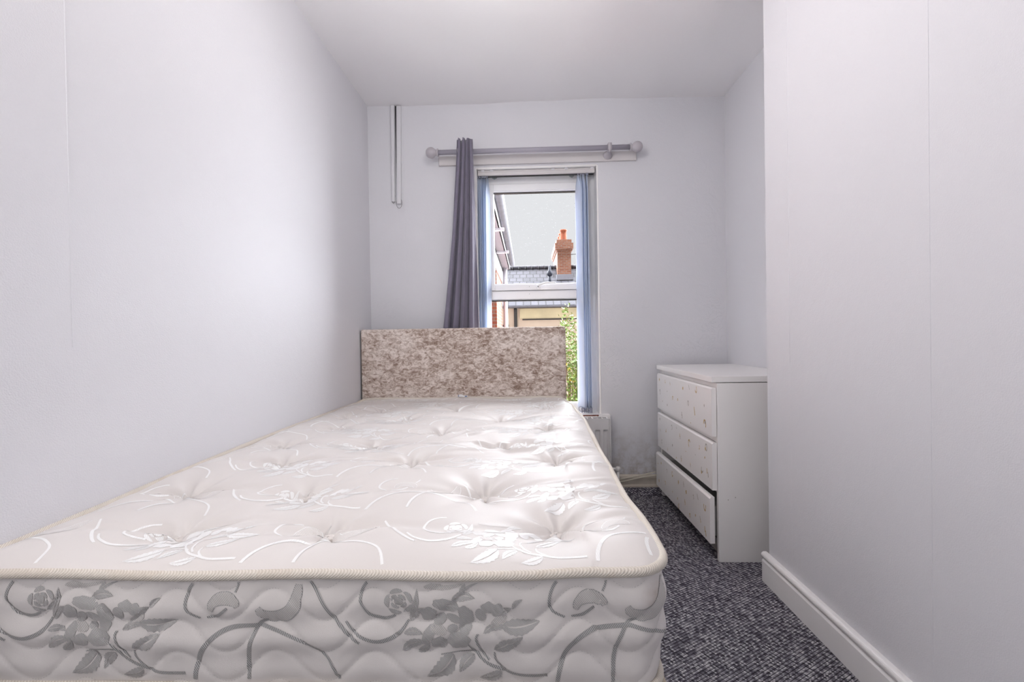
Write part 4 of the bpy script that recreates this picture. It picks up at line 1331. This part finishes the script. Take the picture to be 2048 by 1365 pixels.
m = MB(); m.box(-0.25, 10, 17.93, 18.0, 1.68, 2.10); opart(m, 'band', M_stone, fh)
m = MB(); m.box(-0.15, 10, 17.90, 18.0, 1.63, 1.68); opart(m, 'band_shadow_course', M_black_pipe, fh)
m = MB()
rows = []
for x in (-6, 0, 10):
    rows.append([(x, 17.68 + 0.07 * math.cos(PI + PI * k / 8), 2.20 + 0.08 * math.sin(PI + PI * k / 8)) for k in range(9)])
m.grid(np.array(rows)); o = opart(m, 'gutter', M_gutter, fh); md = o.modifiers.new('plastic_thickness', 'SOLIDIFY'); md.thickness = 0.01
m = MB(); m.tube([(-0.42, 17.80, 2.10), (-0.42, 17.94, 1.9), (-0.42, 17.94, -2.7)], 0.065, 10); opart(m, 'drainpipe', M_black_pipe, fh)
m = MB(); m.box(-1.35, -0.72, 17.94, 18.02, 0.1, 1.42); f = opart(m, 'window', M_pvc_out, fh, 0.01)
m = MB(); m.box(-1.28, -0.86, 17.92, 18.0, 0.2, 1.34); m.v = [(x - 2.0, y - 18.0, z + 2.75) for x, y, z in m.v]; m.build('pane', M_outglass, f)
m = MB(); m.box(-1.36, -0.70, 17.93, 18.0, 1.38, 1.46); opart(m, 'lintel', M_black_pipe, fh)
# chimney stack with its pots
CX0, CX1, CY0, CY1 = 1.42, 2.02, 19.75, 22.5
m = MB()
m.box(CX0, CX1, CY0, CY1, 3.3, 5.00)
m.box(CX0 - 0.05, CX1 + 0.05, CY0 - 0.05, CY1 + 0.05, 4.72, 4.80)
m.box(CX0 - 0.10, CX1 + 0.10, CY0 - 0.10, CY1 + 0.10, 4.80, 5.06)
m.box(CX0 - 0.03, CX1 + 0.03, CY0 - 0.03, CY1 + 0.03, 5.06, 5.22)
stk = opart(m, 'chimney', M_brick_stack, fh)
for k, y in enumerate((20.0, 20.7, 21.4, 22.1)):
    m = MB(); m.lathe([(0.17, 0.0), (0.16, 0.05), (0.14, 0.3), (0.13, 0.42), (0.165, 0.44), (0.165, 0.50), (0.12, 0.51)], (1.72, y, 5.20), (0, 0, 1), 16)
    m.v = [(x - 2.0, y2 - 18.0, z + 2.75) for x, y2, z in m.v]; m.build('chimney_pot', M_pot, stk)
m = MB(); m.box(CX0 - 0.06, CX1 + 0.06, CY0 - 0.25, CY0 - 0.02, 3.42, 3.66); opart(m, 'flashing', M_lead, fh)
m = MB()
m.tube([(CX1, 20.1, 4.62), (CX1 + 0.45, 20.1, 4.66)], 0.015, 6); m.tube([(CX1 + 0.3, 20.1, 4.56), (CX1 + 0.3, 20.1, 4.78)], 0.02, 6); opart(m, 'aerial', M_black_pipe, fh)
m = MB()
m.tube([(1.05, 19.3, 3.05), (1.05, 19.3, 3.60)], 0.075, 10)
m.lathe([(0.09, 0.0), (0.12, 0.04), (0.12, 0.16), (0.06, 0.24), (0.05, 0.42), (0.0, 0.46)], (1.05, 19.3, 3.58), (0, 0, 1), 12)
opart(m, 'roof_vent', M_vent, fh)
m = MB(); m.box(0.80, 1.40, 18.95, 19.25, 3.0, 3.16); opart(m, 'vent_flashing', M_lead, fh)

# tall shrub just outside
sh = empty('garden_shrub', (0.62, 5.6, -2.75))
tag(sh, 'bright green leafy shrub with yellow flowers growing outside the lower pane', 'shrub')
rs = random.Random(3)
m = MB(); lf = MB(); fl = MB()
tips = []
for k in range(34):
    x0, y0 = 0.62 + rs.uniform(-.12, .12), 5.6 + rs.uniform(-.25, .25)
    top = rs.uniform(0.45, 1.30) if k > 3 else (1.33, 1.22, 1.1, 1.15)[k]
    lean = rs.uniform(-0.22, 0.35) if k > 3 else (-0.06, 0.02, 0.14, 0.2)[k]
    pts = []
    for q in range(9):
        u = q / 8
        pts.append((x0 + lean * u * u + 0.02 * math.sin(u * 9 + k), y0 + rs.uniform(-.01, .01), -2.75 + (top + 2.75) * u))
    m.tube(pts, [0.016 * (1 - 0.85 * q / 8) for q in range(9)], 6)
    tips.append(pts)
for pts in tips:
    for q in range(330):
        u = 1 - rs.random() ** 1.2 * 0.62
        i = min(int(u * 8), 7); w = u * 8 - i
        p = [pts[i][j] * (1 - w) + pts[i + 1][j] * w for j in range(3)]
        sprd = 0.03 + 0.22 * (1 - u)
        p = Vector((p[0] + rs.gauss(0, sprd), p[1] + rs.gauss(0, sprd), p[2] + rs.gauss(0, 0.04)))
        d = Vector((rs.uniform(-1, 1), rs.uniform(-1, 1), rs.uniform(-.6, .8))).normalized()
        n_ = d.cross(Vector((rs.uniform(-1, 1), rs.uniform(-1, 1), rs.uniform(-1, 1)))).normalized()
        L_ = rs.uniform(0.030, 0.062); W_ = L_ * 0.24
        lf.add([p, p + d * L_ * .4 + n_ * W_, p + d * L_, p + d * L_ * .4 - n_ * W_], [(0, 1, 2, 3)])
for q in range(16):
    p = Vector((0.60 + rs.gauss(0, .12), 5.45 + rs.gauss(0, .12), rs.uniform(0.30, 0.62)))
    for k in range(5):
        a = 2 * PI * k / 5
        fl.add([p, p + Vector((math.cos(a - .4), -0.3, math.sin(a - .4))) * .022, p + Vector((math.cos(a + .4), -0.3, math.sin(a + .4))) * .022], [(0, 1, 2)])
opart(m, 'stem', M_stem, sh)
o = opart(lf, 'foliage', M_leaf, sh); o['kind'] = 'stuff'
o = opart(fl, 'flower', M_flower, sh); o['kind'] = 'stuff'
tag(bx('ground', M_yard, (-12, 14, YB + 0.3, 40, -2.95, -2.75)), kind='structure')
